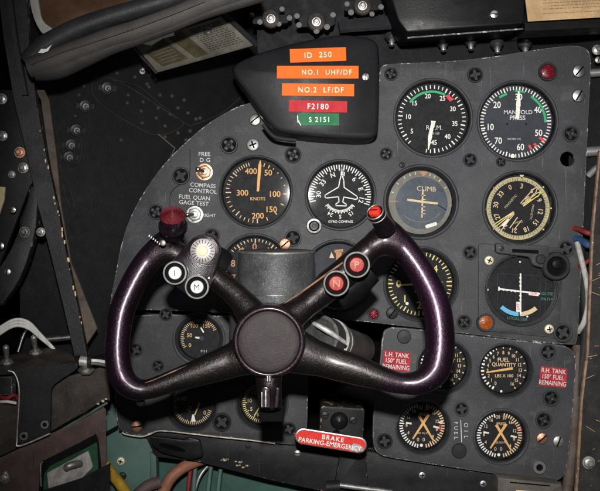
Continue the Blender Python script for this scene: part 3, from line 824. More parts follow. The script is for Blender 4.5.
# small left gauges
g = Gauge('suction', 'pressure_gauge', 'small black gauge with orange figures 50, 100 and 150 inside the wheel at left', group='small gauges on the lower panels')
for i in range(0, 31): g.mk.tick(240 + i * 6, 16.5 if i % 5 else 15.5, 19.2, .7, g.z, 'tan_mark')
for t, px, py in (('0', 189, 346), ('50', 188.5, 336), ('100', 193.5, 326.5), ('150', 206, 326.5)): g.at(t, px, py, 3.8, 'orange_mark', bold=.008)
g.at('P S I', 203, 352, 2.4, 'offwhite')
g.needle(lambda b: (b.line(3, 0, -4.5, 1, 2.6, NZ, 'aged', 1.4, .4), b.lathe([(2.4, NZ), (2.4, NZ + .7), (.001, NZ + .8)], 'dial_grey', 2, 0, seg=14)))
g.needle(lambda b: b.line(1, 11, 4, 6, 1.4, NZ, 'aged', 1.4, .4), 'index_pointer')
g.close()
g = Gauge('flap', 'pressure_gauge', 'small black gauge with a white foot mark just below the left wheel rim', group='small gauges on the lower panels')
for i in range(0, 31): g.mk.tick(110 + i * 6, 17 if i % 5 else 16, 20, .7, g.z, 'tan_mark')
for t, px, py in (('50', 188.5, 410), ('100', 181, 400), ('0', 204, 414)): g.at(t, px, py, 4, 'tan_mark', rot=60 if t == '50' else 0)
g.mk.add([(-2, -17, g.z), (2.5, -17, g.z), (1.2, -10, g.z), (-.6, -10, g.z)], [(0, 1, 2, 3)], 'white')
g.needle(lambda b: b.line(7, 2, 2, -10, 2, NZ, 'yellow_mark', 1, .4))
g.close()
g = Gauge('hyd', 'pressure_gauge', 'small black gauge mostly hidden behind the stem of the wheel hub', group='small gauges on the lower panels')
for i in range(0, 31): g.mk.tick(180 + i * 6, 17 if i % 5 else 15.4, 20, .8, g.z, 'yellow_mark')
for t, a in (('0', 200), ('5', 240), ('10', 280), ('15', 320)): g.num(t, a, 12.8, 3.6, 'yellow_mark')
g.needle(bar(212, -4, 15, 2, 1, 'yellow_mark'))
g.close()

# fuel gauges
def fuel(key, label, na):
    g = Gauge(key, 'fuel_gauge', label, roll=0, group='fuel gauges on the lower right panel')
    A = lambda v: 210 + v * 18.65
    for v in range(0, 17):
        g.mk.tick(A(v), 19.6 if v < 7 else 20.8, 22.8, 1.8 if v < 7 else 1.1, g.z, 'white' if v < 7 else 'tan_mark')
        if v < 7: g.mk.tick(A(v + .5), 20.6, 22.8, 1.1, g.z, 'white')
        g.num(v, A(v), 17.0 if v > 6 else 16.2, 3.4, 'tan_mark', bold=.012, sx=.85)
    g.mk.text('FUEL', 0, 9.8, 3.8, g.z, 'tan_mark', bold=.014); g.mk.text('QUANTITY', .4, 4.9, 3.6, g.z, 'tan_mark', rot=-2, bold=.014, sx=.92); g.mk.text('LBS X 100', .6, -6.4, 3.0, g.z, 'tan_mark', bold=.012)
    g.mk.disc(1.2, g.z + .1, 'white', -2.4, -22, 10)
    s_, c = math.sin(R(na)), math.cos(R(na))
    g.needle(lambda b: b.line(-9 * s_, -9 * c, 18 * s_, 18 * c, 2.6, NZ, 'orange_mark', 1.4, .5))
    g.close()
fuel('fuel_l', 'fuel gauge half hidden behind the lower right bend of the wheel', 285)
fuel('fuel_r', 'fully visible gauge reading FUEL QUANTITY with orange pointer to the left', 261)


def press(key, label, word, redm):
    g = Gauge(key, 'twin_pressure_gauge', label, group='twin-needle pressure gauges on the lower right panel')
    for i in range(0, 23):
        for sgn in (-1, 1):
            g.mk.tick(sgn * (14 + i * 7), 19.2 if i % 5 else 18, 22.8, 1.25, g.z, 'white' if sgn < 0 else 'tan_mark')
    for t, a, r in (('20', -4, 20.2), ('20', 17, 20.2), ('16', 43, 19.2), ('12', 75, 18.2), ('16', -28, 19), ('12', -57, 18), ('8', -88, 17.5), ('4', -118, 17.5), ('8', 105, 17.5), ('4', 135, 17.5)):
        g.num(t, a, r - 2, 3.3, 'tan_mark', bold=.012, sx=.85)
    g.mk.text('0', -4, -14.2, 3.6, g.z, 'tan_mark'); g.mk.text('0', 1.8, -14.2, 3.6, g.z, 'tan_mark'); g.mk.disc(1.6, g.z + .1, 'white', -.6, -20, 10)
    g.mk.text(word, 2, 11.2, 2.6, g.z, 'tan_mark', bold=.01); g.mk.text('LBS SQ IN', 1, -7.6, 1.9, g.z, 'tan_mark')
    g.mk.line(-16, 2.8, -10.5, 1.8, 1.8, g.z + .1, 'aged'); g.mk.line(11.5, -1, 17.5, -2.4, 1.8, g.z + .1, 'aged')
    if redm:
        g.mk.text('B', 19, -2, 5, g.z + .1, 'red_mark'); g.mk.line(17, 3, 21, 4, 1.4, g.z + .1, 'aged')
    else:
        g.mk.tick(74, 19, 23, 1.6, g.z + .1, 'red_mark')
    g.needle(lambda b: b.line(-3.5, 10.5, 11.5, -15, 2.8, NZ, 'orange_mark', 1.6, .5))
    g.needle(lambda b: b.line(6.5, 11.5, -9.5, -13, 2.8, NZ + .7, 'orange_mark', 1.6, .5))
    g.close()
press('press_l', 'twin-needle gauge with a red mark, lower left on the fuel panel below the wheel', 'PRESS', True)
press('press_r', 'twin-needle PRESS gauge at the bottom right of the fuel panel, crossed orange needles', 'PRESS', False)

# ------------------------------------------------------------------ localizer indicator
M0 = facing(520, 290, 0)
ils = thing('glide_path_indicator', 'square glide path indicator with a white cross and blue and cream arc', 'indicator', M0)
u = UU(0)
b = B(u)
b.prism(rounded(outline_local([(478, 243), (563, 248), (559, 338), (478, 330)], 520, 290), 4), -8, 2.2, 'panel_dark', 'panel', .8, [(1, 0, 34)])
b.obj('face_plate', M0, ils)
b = B(u); b.lathe([(36.5, 2.2), (36.5, 3.2), (35.8, 3.8), (34.6, 3.4), (34, 1), (34, -7.5)], 'bezel', 1, 0, seg=64); b.obj('bezel', M0, ils, 60)
b = B(u); b.disc(34.4, -7, 'dial', 1, 0, 60)
dl = b.obj('dial', M0, ils)
b = B(u); z = -6.6
b.ring(24, 28.2, z, 'blue_mark', 180 + 2, 180 + 44, cx=1, cy=1.5); b.ring(24, 28.2, z, 'tan_mark', 180 - 40, 180 - 1, cx=1, cy=1.5)
b.text('GLIDE', 29, -4, 3.0, z, 'green_dim', rot=-4); b.text('PATH', 28.5, -9.6, 3.0, z, 'green_dim', rot=-4); b.text('LOCALIZER', -1, -29.2, 2.8, z, 'green_dim', rot=-6)
for x, y in ((-31, 0), (1.6, 28), (9, -27)): b.disc(1.0, z, 'white', x, y, 10)
for q in ([(-21, 16), (22, 14)], [(-21, 16), (-21, -20)], [(22, 14), (22, -22)]): b.line(*q[0], *q[1], .4, z, 'dial_grey')
b.obj('scale_markings', M0, dl)
b = B(u); b.line(1.6, 16.5, 1.6, -25, 1.5, -4.6, 'white', 1.5, .4)
for y in (12, 8, 4, -6, -10): b.line(.2, y, 2.6, y, 1.0, -4.5, 'white', 1.0, .4)
b.obj('vertical_pointer', M0, ils)
b = B(u); b.line(-20.5, 1, 21, -4, 1.6, -3.8, 'white', 1.6, .4)
for x in (-16, -12, -8, -4): b.line(x, 1.6 - .13 * (x + 20), x, -.4 - .13 * (x + 20), .9, -3.7, 'white', .9, .4)
b.line(-20.3, 3, -20.3, -1, 1.4, -3.7, 'white', 1.4, .4)
b.obj('horizontal_pointer', M0, ils)
for (x, y, rt) in ((14.5, -4, -6), (-1.2, -17, 90)):
    b = B(u); b.box(x - 5, y - 1.8, -3.4, x + 5, y + 1.8, -3.0, 'white', rot=rt); b.text('OFF', x, y, 2.6, -2.9, 'red_mark', rot=rt, bold=.02)
    b.obj('warning_flag', M0, ils)
b = B(u); b.disc(34, -1.4, 'glass', 1, 0, 48); b.obj('cover_glass', M0, ils)
b = B(u); b.prism(rounded(outline_local([(494, 243), (547, 246), (546, 262), (541, 268), (531, 265), (528, 257), (494, 253)], 520, 290), 3), 2.4, 9, 'panel_dark', 'panel_dark', 1)
b.lathe([(5, 9), (5, 10.5), (4, 11.5), (.001, 11.6)], 'bezel', 18, 31, seg=20); b.lathe([(3, 9), (3, 10), (.001, 10.5)], 'bezel', -21, 42, seg=20)
b.box(-10, 37, 9, 16, 40.5, 9.6, 'slot', rot=-3)
b.obj('bracket', M0, ils)
b = B(u); b.lathe([(14, 3.9), (14, 8), (13, 9.5), (10, 9.5), (9, 6), (8.6, 3.9)], 'bezel', 34, 24, seg=36); b.lathe([(4, 5), (4, 9), (.001, 9.6)], 'black_gloss', 34, 26, seg=20)
b.lathe([(9, 4), (.001, 4.1)], 'slot', 34, 24, seg=24)
b.obj('adjustment_knob', M0, ils)
for px, py in ((489, 260.5), (549, 329)): fastener('cross', px, py, 4.8, ils, 3.0, name='mounting_screw')
fastener('quarter', 562.7, 332.7, 9.5, ils, 3.5, name='quarter_turn_screw')


# ------------------------------------------------------------------ lights, knobs, switches on the panel
def lamp(px, py, r, lens, label, group='indicator lights on the instrument panel'):
    M = facing(px, py, 0)
    t = thing('indicator_light', label, 'indicator light', M, group)
    b = B(UU(0)); b.lathe([(r, 0), (r, 1.5), (r * .93, 2.6), (r * .8, 2.6), (r * .72, 1.2)], 'bezel', seg=32); b.obj('bezel', M, t)
    b = B(UU(0)); b.lathe([(r * .74, 1.2), (r * .7, 2.2), (r * .45, 3.2), (.001, 3.6)], lens, seg=24)
    for k in range(6): b.line(0, 0, r * .6 * math.sin(k * 1.047), r * .6 * math.cos(k * 1.047), .7, 3.0, lens, .5, .7)
    b.obj('lens', M, t)
lamp(547.5, 72, 9.5, 'lens_red', 'dark red indicator light in a black ring at the top right corner of the panel')
lamp(485.5, 322.5, 9.5, 'lens_amber', 'amber indicator light at the lower left corner of the glide path indicator')
lamp(373.5, 314, 6.0, 'lens_red', 'small dull red indicator light inside the right grip, left of a screw')

def toggle(px, py, rn, dirv, label, nutmat, levmat, d=0.0, ln=9, group='toggle switches', normal=None, bat=1.9):
    M = facing(px, py, d) if normal is None else along(W(px, py, d), normal)
    t = thing('toggle_switch', label, 'switch', M, group); u = UU(d)
    b = B(u); b.lathe([(rn * 1.15, 0), (rn * 1.15, .8), (rn * .9, 1)], nutmat, seg=28); b.lathe([(rn, .8), (rn, 2.6), (rn * .85, 3.2), (rn * .5, 3.2)], nutmat, seg=6, a0=.3)
    b.lathe([(rn * .52, 3), (rn * .52, 4.4), (rn * .4, 4.8), (.001, 4.8)], nutmat, seg=20); b.obj('nut', M, t)
    v = Vector(dirv).normalized()
    b = B(u); p = Vector((0, 0, 3.5)); b.tube([p, p + v * ln * .5, p + v * ln], [bat * .55, bat * .8, bat], levmat, seg=14)
    e = p + v * ln
    b.tube([e, e + v * bat * .5, e + v * bat * .9], [bat, bat * .8, bat * .2], levmat, seg=14, smooth=False)
    b.obj('lever', M, t)
toggle(204.5, 172, 7.2, (-.75, .28, .6), 'small brass toggle switch between the words FREE DG and COMPASS CONTROL', 'copper', 'chrome', group='toggle switches on the panel', ln=8, bat=2.4)
toggle(194.8, 214.5, 7.2, (-.8, -.05, .55), 'steel toggle switch beside the word RIGHT, under FUEL QUAN GAGE TEST', 'steel', 'chrome', group='toggle switches on the panel', ln=8)

M = facing(314, 226, 0)
t = thing('setting_knob', 'small chrome ringed setting knob below the aircraft gauge', 'knob', M)
b = B(UU(0)); b.lathe([(8, 0), (8, 3), (7.2, 5), (5.4, 5.4), (4.8, 3.5)], 'chrome', seg=18); b.obj('collar', M, t)
b = B(UU(0)); b.lathe([(4.8, 2), (4.8, 7), (4, 8), (2, 8), (1.6, 6), (.001, 6)], 'black_gloss', seg=20); b.obj('core', M, t)

# red placards
def placard(px, py, lines, label):
    M = facing(px, py, 1, -5.5)
    u = UU(1); t = thing('placard', label, 'placard', M, 'red fuel placards')
    b = B(u); b.prism(rounded([(-13.5, -9.8), (13.5, -9.8), (13.5, 9.8), (-13.5, 9.8)], 2), .2, .8, 'placard_red'); b.obj('plate', M, t)
    b = B(u)
    for i, l in enumerate(lines): b.text(l, 0, 6.2 - i * 6.1, 4.4, 1.0, 'offwhite', bold=.008, sx=min(1.0, 24 / (len(l) * 3.3)))
    b.obj('lettering', M, t)
placard(396.5, 361, ['L.H. TANK', '150° FUEL', 'REMAINING'], 'red placard reading L.H. TANK inside the right grip of the wheel')
placard(553, 377, ['R.H. TANK', '150° FUEL', 'REMAINING'], 'red placard reading R.H. TANK right of the fuel quantity gauge')

# ------------------------------------------------------------------ hood with label strips
hood_pts = [(230, 72), (235, 62), (262, 51), (300, 41), (340, 33), (366, 36), (377, 41), (380, 52), (379, 128), (376, 137), (366, 140), (335, 139), (300, 136), (277, 132), (266, 122), (250, 98)]
hp = chaikin(hood_pts, 2)
M = facing(310, 90, 42)
HOOD = B(UU(42))
HOOD.prism(outline_local(hp, 310, 90), -40, 0, 'hood', 'hood', 5)
HOOD = HOOD.obj('cover_hood', M); tag(HOOD, 'glossy black metal hood above the panel carrying coloured label strips', 'hood')
fastener('slot_bright', 365.5, 77, 4, HOOD, 42.3, name='hood_screw', rot=80)
b = B(UU(42)); b.tube([(-47, -34, -3), (-38, -45, -2), (-28, -48.5, -2), (-14, -50, -2)], 2.2, 'rubber', seg=10); b.obj('edge_strip', M, HOOD)
for (x0, y0, x1, y1, h, txt, mat, label, hh, shift) in (
        (290, 56, 346, 54, 13.5, 'ID  250', 'label_orange', 'orange label strip reading ID 250, topmost on the hood', 5.4, 0),
        (277, 72.3, 358.5, 72.3, 12.6, 'NO.1  UHF/DF', 'label_orange', 'long orange label strip reading NO.1 UHF/DF', 4.9, 9),
        (282, 89.6, 354, 90.2, 12.2, 'NO.2  LF/DF', 'label_orange', 'orange label strip reading NO.2 LF/DF', 5.2, 3),
        (289, 106, 347, 107, 11.4, 'F2180', 'label_red', 'red label strip reading F2180', 5.4, 0),
        (297, 119.6, 339, 119.6, 12, 'S 2151', 'label_green', 'short green label strip reading S 2151 with a torn left end', 4.8, 1)):
    d = 43; cx, cy = (x0 + x1) / 2, (y0 + y1) / 2
    M = facing(cx, cy, d, math.degrees(math.atan2(y0 - y1, x1 - x0)))
    w = math.hypot(x1 - x0, y1 - y0); u = UU(d)
    t = thing('label_strip', label, 'label', M, 'plastic label strips on the black hood')
    b = B(u); pts = [(-w / 2, -h / 2), (w / 2, -h / 2), (w / 2, h / 2), (-w / 2, h / 2)]
    if mat == 'label_green': pts = [(-w / 2 + 4, -h / 2), (w / 2, -h / 2), (w / 2, h / 2), (-w / 2, h / 2), (-w / 2 + 1, 0)]
    b.prism(pts, -.8, .6, mat); 
    b.obj('tape', M, t)
    b = B(u); b.text(txt, shift, 0, hh, .9, 'emboss' if mat == 'label_orange' else 'white', bold=.012, spacing=1.25, sx=.92)
    b.obj('lettering', M, t); b = B(u)
    if mat == 'label_green': b.line(-w / 2 + 1, -1, -w / 2 + 4, -6, 1.2, .8, 'white', .8); b.line(-w / 2 + .6, 4, -w / 2 + .8, -3, 1, .8, 'white', .8)
    if mat == 'label_green': b.obj('torn_edge', M, t)

# ------------------------------------------------------------------ control wheel
HUBD = 186.0
RD = 165.0
M0 = Matrix.Translation(W(268.8, 342, RD))
yoke = thing('control_wheel', 'dark purple metal control wheel with two open grips in front of the panel', 'control wheel', M0)
tmp = B()
def run(pts):
    P, rr = [], []
    for x, y, r, *dd in pts:
        d = (dd[0] if dd else RD) + (y - 320) * 0.15
        P.append(W(x, y, d) - M0.translation); rr.append((r * UU(d), r * UU(d) * (dd[1] if len(dd) > 1 else 1.0)))
    tmp.tube(P, rr, 'yoke', seg=20)
# left grip and lower left spoke
run([(172, 236, 11, 172), (164, 244, 13, 168), (151, 257, 13), (140, 272, 13), (129, 293, 13), (121.5, 313, 13), (118, 335, 12.6), (117.5, 356, 12.8), (121, 375, 13), (131, 387, 12), (147, 389.5, 10.2), (176, 380, 11.5, RD, .95), (207, 369.5, 15, RD, .8), (236, 359, 18, RD, .7), (262, 348, 21, RD, .7)])
# right grip and lower right spoke
run([(378, 224, 11, 170), (388, 231, 12.5, 168), (400, 244, 13.5), (415, 263, 13.3), (428, 285, 13.8), (436.5, 307, 14.6), (440, 330, 14.6), (439.5, 352, 15), (434.5, 371, 15), (421, 382, 12.6), (402, 383.5, 10.5), (382, 378.5, 12.2, RD, .95), (358, 370.5, 15.4, RD, .8), (332, 363, 16.5, RD, .75), (300, 352, 19, RD, .7), (278, 346, 21, RD, .7)])
# upper spokes
run([(163, 246, 11), (180, 256, 11, 160), (200, 268, 12, 160), (220, 281.5, 11.5, 162), (240, 299, 12.5, 164), (258, 322, 18)])
run([(386, 231, 11), (371, 247, 12.5, 163), (352, 266.5, 15.5, 160), (329, 285.5, 15.5, 160), (306, 305.5, 12.5, 164), (288, 318, 17)])
run([(368, 249, 12, 164), (385, 241, 15, 165), (401, 246, 13.5, 165)])
run([(186, 259, 11, 162), (165, 250, 14.5, 165), (150, 259, 13, 165)])
run([(228, 364, 15, RD, .8), (250, 352, 24, RD, .7)])
run([(330, 363, 15, RD, .8), (292, 350, 24, RD, .7)])
# housings under the buttons
for hp_ in ([(226, 268, 14, 140), (214, 262, 17, 142), (196, 262, 17, 146), (185, 268, 15, 150)], [(370, 270, 14, 142), (352, 286, 16, 142), (336, 299, 14, 144)]):
    hb3 = B(); hb3.tube([W(x, y, d) - M0.translation for x, y, r, d in hp_], [r * UU(d) for x, y, r, d in hp_], 'black', seg=20); hb3.obj('button_housing', M0, yoke)
for wl in ([(133, 384), (150, 379.5), (176, 368.5), (207, 355.5), (228, 345)], [(283, 302), (300, 291), (325, 273), (345, 259), (357, 250)]):
    hb3 = B(); hb3.tube([W(x, y + 2.2, 171 + (y - 320) * 0.15) - M0.translation for x, y in wl], [.3 * U] + [.85 * U] * (len(wl) - 2) + [.3 * U], 'wear', seg=8); hb3.obj('worn_ridge', M0, yoke)
# hub drum and stem
def drum(px, py, d0, d1, r, seg=40):
    c = W(px, py, d1) - M0.translation; k = UU(d1)
    o = len(tmp.v)
    for y in (c.y, c.y + (d1 - d0) * U):
        for i in range(seg):
            a = 2 * math.pi * i / seg; tmp.v.append(Vector((c.x + r * k * math.cos(a), y, c.z + r * k * math.sin(a))))
    tmp.mi('yoke')
    for i in range(seg):
        j = (i + 1) % seg; tmp.f.append([o + i, o + j, o + seg + j, o + seg + i]); tmp.m.append(0)
    tmp.f.append([o + i for i in range(seg)]); tmp.m.append(0); tmp.f.append([o + seg + i for i in range(seg)][::-1]); tmp.m.append(0)
drum(268.8, 342, 130, 178, 36)
run([(269, 368, 15, 165, .8), (269, 385, 13, 165, .9), (270, 400, 12.5, 160, .9), (270.5, 409, 12, 158, .9)])
me = tmp.mesh('wheel_raw')
raw = bpy.data.objects.new('wheel_raw', me); COL.objects.link(raw)
md = raw.modifiers.new('r', 'REMESH'); md.mode = 'VOXEL'; md.voxel_size = 0.0013; md.use_smooth_shade = True
ms = raw.modifiers.new('s', 'SMOOTH'); ms.factor = 0.6; ms.iterations = 12
dg = bpy.context.evaluated_depsgraph_get(); dg.update()
wm = bpy.data.meshes.new_from_object(raw.evaluated_get(dg)); wm.name = 'wheel_body'
bpy.data.objects.remove(raw)
wm.materials.clear(); wm.materials.append(MT['yoke'])
for p in wm.polygons: p.use_smooth = True; p.material_index = 0
mesh_obj('wheel_body', wm, M0, yoke)
# hub cap
Mh = facing(268.8, 342, HUBD)
b = B(UU(HUBD)); b.lathe([(36.5, -9), (36.8, -4), (35.8, 0), (33.5, 1.2), (31.2, .6), (30.6, -1.2)], 'hubring', seg=72); b.obj('hub_ring', Mh, yoke, 60)
b = B(UU(HUBD)); b.lathe([(30.8, -2), (29.8, -.4), (26, .8), (14, 1.6), (.001, 1.8)], 'hubcap', seg=64); b.obj('hub_cap', Mh, yoke, 60)
b = B(UU(HUBD)); b.box(-2.6, -39.5, -4, 2.6, -33, 2.2, 'hubring'); b.box(-1.4, -39, 2, -.7, -33.5, 2.8, 'steel'); b.box(.8, -39, 2, 1.5, -33.5, 2.8, 'steel'); b.obj('hub_clip', Mh, yoke)
b = B(UU(190)); Mf = facing(269.5, 396, 190)
b.prism(rounded([(-9, -12.5), (1, -12.5), (1, 7), (-2, 9.5), (-6, 9.5), (-8, 7)], 2), -6, 0, 'hubring', 'hubring', 1.2)
b.prism(rounded([(4.5, -12), (8.5, -12), (10.5, 6), (9, 9), (6, 8)], 1.5), -6, .6, 'hubring', 'hubring', 1.2)
b.box(-4.4, -11, -.2, -3.2, 6, .8, 'chrome'); b.box(-8, -11, -.2, -7.2, 4, .6, 'chrome')
b.obj('stem_bracket', Mf, yoke)
b = B(UU(165)); Mf = facing(271, 414, 165); b.prism(rounded([(-12, -8), (13, -8), (13, 8), (-12, 8)], 1.5), -26, 0, 'slot', 'slot', 1); b.obj('stem_block', Mf, yoke)
b = B(UU(170)); b.lathe([(4.6, -2), (4.6, 0), (4, .8), (2.8, .8), (2.6, 0), (.001, -.2)], 'black_gloss', seg=20); b.obj('rim_plug', facing(140.5, 402, 168, pitch=-30), yoke)

# left grip top cap
axis = Vector((.05, -.66, .75))
Mc = along(W(172.3, 213, 186), axis); k = UU(180)
b = B(k); b.lathe([(11.3, -29), (12.2, -16), (12.2, -7), (13, -6), (13, -4)], 'yoke_gloss', seg=40); b.lathe([(14, -21), (14.6, -19), (14.6, -15), (13.8, -13.5), (12.2, -13.5)], 'yoke_gloss', seg=40)
b.obj('grip_collar', Mc, yoke)
b = B(k)
pr = [(12.7, -6.5), (12.9, -3.5), (12.4, -2.2)]
for i in range(6):
    r = 11.6 - i * 1.9; pr += [(r + .7, -2.6 + i * .8), (r + .1, -1.0 + i * .8), (r - .7, -1.4 + i * .8), (r - 1.0, -2.2 + i * .8)]
pr += [(.001, 2.9)]
b.lathe(pr, 'cap_red', seg=44); b.obj('grip_button', Mc, yoke, 25)
b = B(UU(182)); b.lathe([(3, 0), (3, .8), (2.2, 1.4), (.001, 1.5)], 'steel', seg=16); b.obj('grip_screw', facing(163, 243, 181), yoke)
# ribbed band where the grip joins
b = B(UU(180))
for i in range(6): b.box(-9 + i * 2.6, -.9, -.5, -7.9 + i * 2.6, 1.1, .7, 'latch_grey', rot=20)
b.obj('grip_serration', facing(156, 241, 180, -38), yoke)

# button plate at left
def hull(circs, n=14):
    pts = []
    for x, y, r in circs:
        for k in range(n * 2): pts.append((x + r * math.cos(math.pi * k / n), y + r * math.sin(math.pi * k / n)))
    pts = sorted(set(pts))
    def half(p):
        h = []
        for q in p:
            while len(h) > 1 and (h[-1][0] - h[-2][0]) * (q[1] - h[-2][1]) - (h[-1][1] - h[-2][1]) * (q[0] - h[-2][0]) <= 0: h.pop()
            h.append(q)
        return h
    return half(pts)[:-1] + half(pts[::-1])[:-1]
BD = 182
hb = hull([(203, 251, 16.5), (175.5, 273, 11), (197, 286.5, 12.5)])
b = B(UU(BD)); b.prism(outline_local(hb, 195, 268), -24, 0, 'yoke_gloss', 'hubring', 1.2)
for x, y, r in ((8, -11, 2.4), (12, -14, 1.8), (10, -16, 1.5), (5, -12, 1.3), (14, -10, 1)):
    b.disc(r, .12, 'ivory', x, y, 7)
b.obj('button_plate', facing(195, 268, BD), yoke)
Mk = facing(203, 251, BD)
b = B(UU(BD)); b.lathe([(12.4, 0), (12.4, 2), (11.6, 3), (6, 4.6), (5, 4.4)], 'latch_grey', seg=48)
for i in range(20): b.tick(i * 18, 7, 11.4, .6, 4.2, 'slot')
kb = b.obj('trim_knob', Mk, yoke)
b = B(UU(BD)); b.lathe([(5.2, 4), (5, 6), (3.4, 7), (.001, 7.2)], 'ivory', seg=30); b.obj('knob_centre', Mk, kb)
def button(px, py, d, r, capmat, letter, lettermat, rr):
    M = facing(px, py, d)
    b = B(UU(d)); b.lathe([(r + .6, -17), (r + .6, 1), (r - .2, 2), (r - 1.6, 1.6), (r - 2.2, -1)], 'black_gloss', seg=40); b.disc(r - 2, -1, 'slot', seg=30)
    bt = b.obj('push_button', M, yoke, 60)
    b = B(UU(d)); b.lathe([(r + .6, 1.0), (r + .3, 2.4), (r - .3, 3.0), (r - 1.0, 2.4), (r - 1.3, 1.0)], 'satin', seg=44); b.obj('ring', M, bt, 60)
    b = B(UU(d)); b.lathe([(rr + 1, -1), (rr + .8, 1.6), (rr, 2.6), (.001, 2.9)], capmat, seg=30)
    b.text(letter, 0, 0, rr * 1.05, 3.1, lettermat); b.obj('button_cap', M, bt)
button(175, 273, BD + 6, 11.4, 'button_white', 'I', 'ink', 5.6)
button(197, 287, BD + 6, 11.6, 'button_white', 'M', 'ink', 5.6)
button(356.7, 264.8, 179, 12.6, 'button_red', 'P', 'orange_dull', 6.8)
button(336.3, 283.4, 179, 12.4, 'button_red', 'N', 'orange_dull', 6.8)
# right grip trigger
Mt_ = along(W(375, 212, 184), Vector((-.42, -.72, .55))); k = UU(182) * .84
b = B(k); b.lathe([(13, -36), (11.5, -24), (10.6, -14), (10.6, -11), (11.2, -6), (11.2, -2), (10.2, 0), (8.8, 0), (8.4, -2), (.001, -2)], 'yoke_gloss', seg=36); b.obj('grip_collar', Mt_, yoke)
b = B(k); b.lathe([(11.2, -7.4), (12.0, -6.8), (11.8, -6.0), (11.1, -5.6)], 'steel', seg=36); b.lathe([(11.0, -.8), (10.8, .2), (10.2, .6), (9.6, .2)], 'steel', seg=36); b.obj('chrome_band', Mt_, yoke)
b = B(k); b.prism(rounded([(-6.4, -5.6), (6.4, -5.6), (6.4, 5.6), (-6.4, 5.6)], 3), -2, 4.2, 'trigger_red', 'trigger_red', 1.2); b.box(-4.6, -.8, 4, 4.6, .8, 4.9, 'cap_red'); b.obj('grip_button', Mt_, yoke)

# ------------------------------------------------------------------ control column
colm = thing('control_column', 'grey cast column housing behind the wheel hub, rounded drum with flat top', 'control column', Matrix.Translation(W(276, 300, 95)))
Mv = along(W(276.5, 250, 92), Vector((0, -.035, 1)))
b = B(UU(92)); b.lathe([(48, -105), (47, -66), (44, -58), (38.8, -50), (38.2, -3), (37.6, -1), (36, 0), (.001, .4)], 'cast', seg=64); b.obj('housing', Mv, colm, 45)
b = B(UU(92)); b.lathe([(38.8, -2.6), (38.9, -1.6), (38.2, -.6)], 'steel', seg=64); b.obj('top_rim', Mv, colm)
b = B(UU(92)); b.lathe([(38.7, -43), (38.8, -42.4), (38.7, -41.8)], 'darksteel', seg=64); b.obj('seam_band', Mv, colm)
b = B(); o0 = MW[colm].translation
b.tube([W(268.8, 342, 150) - o0, W(268.8, 342, 60) - o0], 22 * U * .85, 'darksteel', seg=32, smooth=False); b.obj('wheel_shaft', MW[colm], colm)

sh = thing('steering_tube', 'dark tube with bright chrome collars running from behind the hub to the panel', 'tube', Matrix.Translation(W(340, 343, 60)))
o0 = MW[sh].translation
pA, pB = W(318, 336, 112) - o0, W(359, 349.5, -6) - o0
b = B(); b.tube([pA, pB], 16.5 * U, 'tube_grey', seg=40, smooth=False); b.obj('tube', MW[sh], sh)
dv = (pB - pA)
for t0, t1, r, m in ((.0, .18, 19, 'darksteel'), (.24, .30, 19.6, 'steel'), (.37, .40, 17.8, 'steel')):
    b = B(); b.tube([pA + dv * t0, pA + dv * t1], r * U, m, seg=40, smooth=False); b.obj('collar', MW[sh], sh)
b = B(); b.tube([W(311, 322, 118) - o0, W(326, 330, 124) - o0, W(346, 343, 118) - o0], [1.6 * U, 2.6 * U, 1.6 * U], 'satin', seg=10); b.obj('clip', MW[sh], sh)

# ------------------------------------------------------------------ brake handle
bh = thing('brake_handle', 'red brake plate with worn white lettering on a black bracket under the wheel', 'brake handle', facing(331, 441, 60))
Mb = facing(341, 423, 34, -4)
b = B(UU(34)); b.prism(rounded([(-21, -20), (23, -20), (23, 16), (-21, 16)], 3), -40, 0, 'black_worn', 'black_chip', 1.4); br = b.obj('bracket', Mb, bh)
for px, py in ((325, 415), (353, 420)): fastener('slot_dark', px, py, 4, bh, 34.2, name='bracket_screw')
b = B(UU(34)); b.lathe([(9, 0), (8, 3), (5, 5), (.001, 6)], 'black_gloss', -2, 2, seg=28); b.obj('pivot', Mb, bh)
Mp = facing(331, 441, 60, -9)
b = B(UU(60)); b.prism(stadium(73, 16.5), -5, 0, 'steel', 'chrome', 1.0); b.tube([(6, 0, -4), (6, 3, -30)], 4, 'black_gloss', seg=16, smooth=False); hb_ = b.obj('handle_plate', Mp, bh)
b = B(UU(60)); b.prism(stadium(69.5, 14), -.2, .5, 'brake_red'); b.poly([(18, -3.5), (23, 1.5), (28, 1), (33, -1.5), (33.5, -5), (27, -6), (20, -6.2)], .62, 'steel'); b.obj('enamel', Mp, hb_)
b = B(UU(60)); b.text('BRAKE', 1.5, 3.0, 4.4, .72, 'white', bold=.012, spacing=1.25); b.text('PARKING-EMERGENCY', -.5, -3.0, 4.4, .72, 'white', bold=.012, sx=.93, spacing=1.05); b.obj('lettering', Mp, hb_)
b = B(UU(60)); random.seed(31)
for cx, cy, n in ((25, -5, 5), (-34, 1, 5)):
    for i in range(n):
        x, y, s_ = cx + random.uniform(-4, 4), cy + random.uniform(-1.8, 1.8), random.uniform(.4, 1.1)
        b.add([(x + a * s_, y + c_ * s_ * .7, .8) for a, c_ in ((-1.3, -.7), (.5, -1), (1.5, .1), (.4, 1.1), (-1, .8))], [(0, 1, 2, 3, 4)], random.choice(('brake_red', 'brake_red', 'latch_grey')))
b.obj('paint_wear', Mp, hb_)

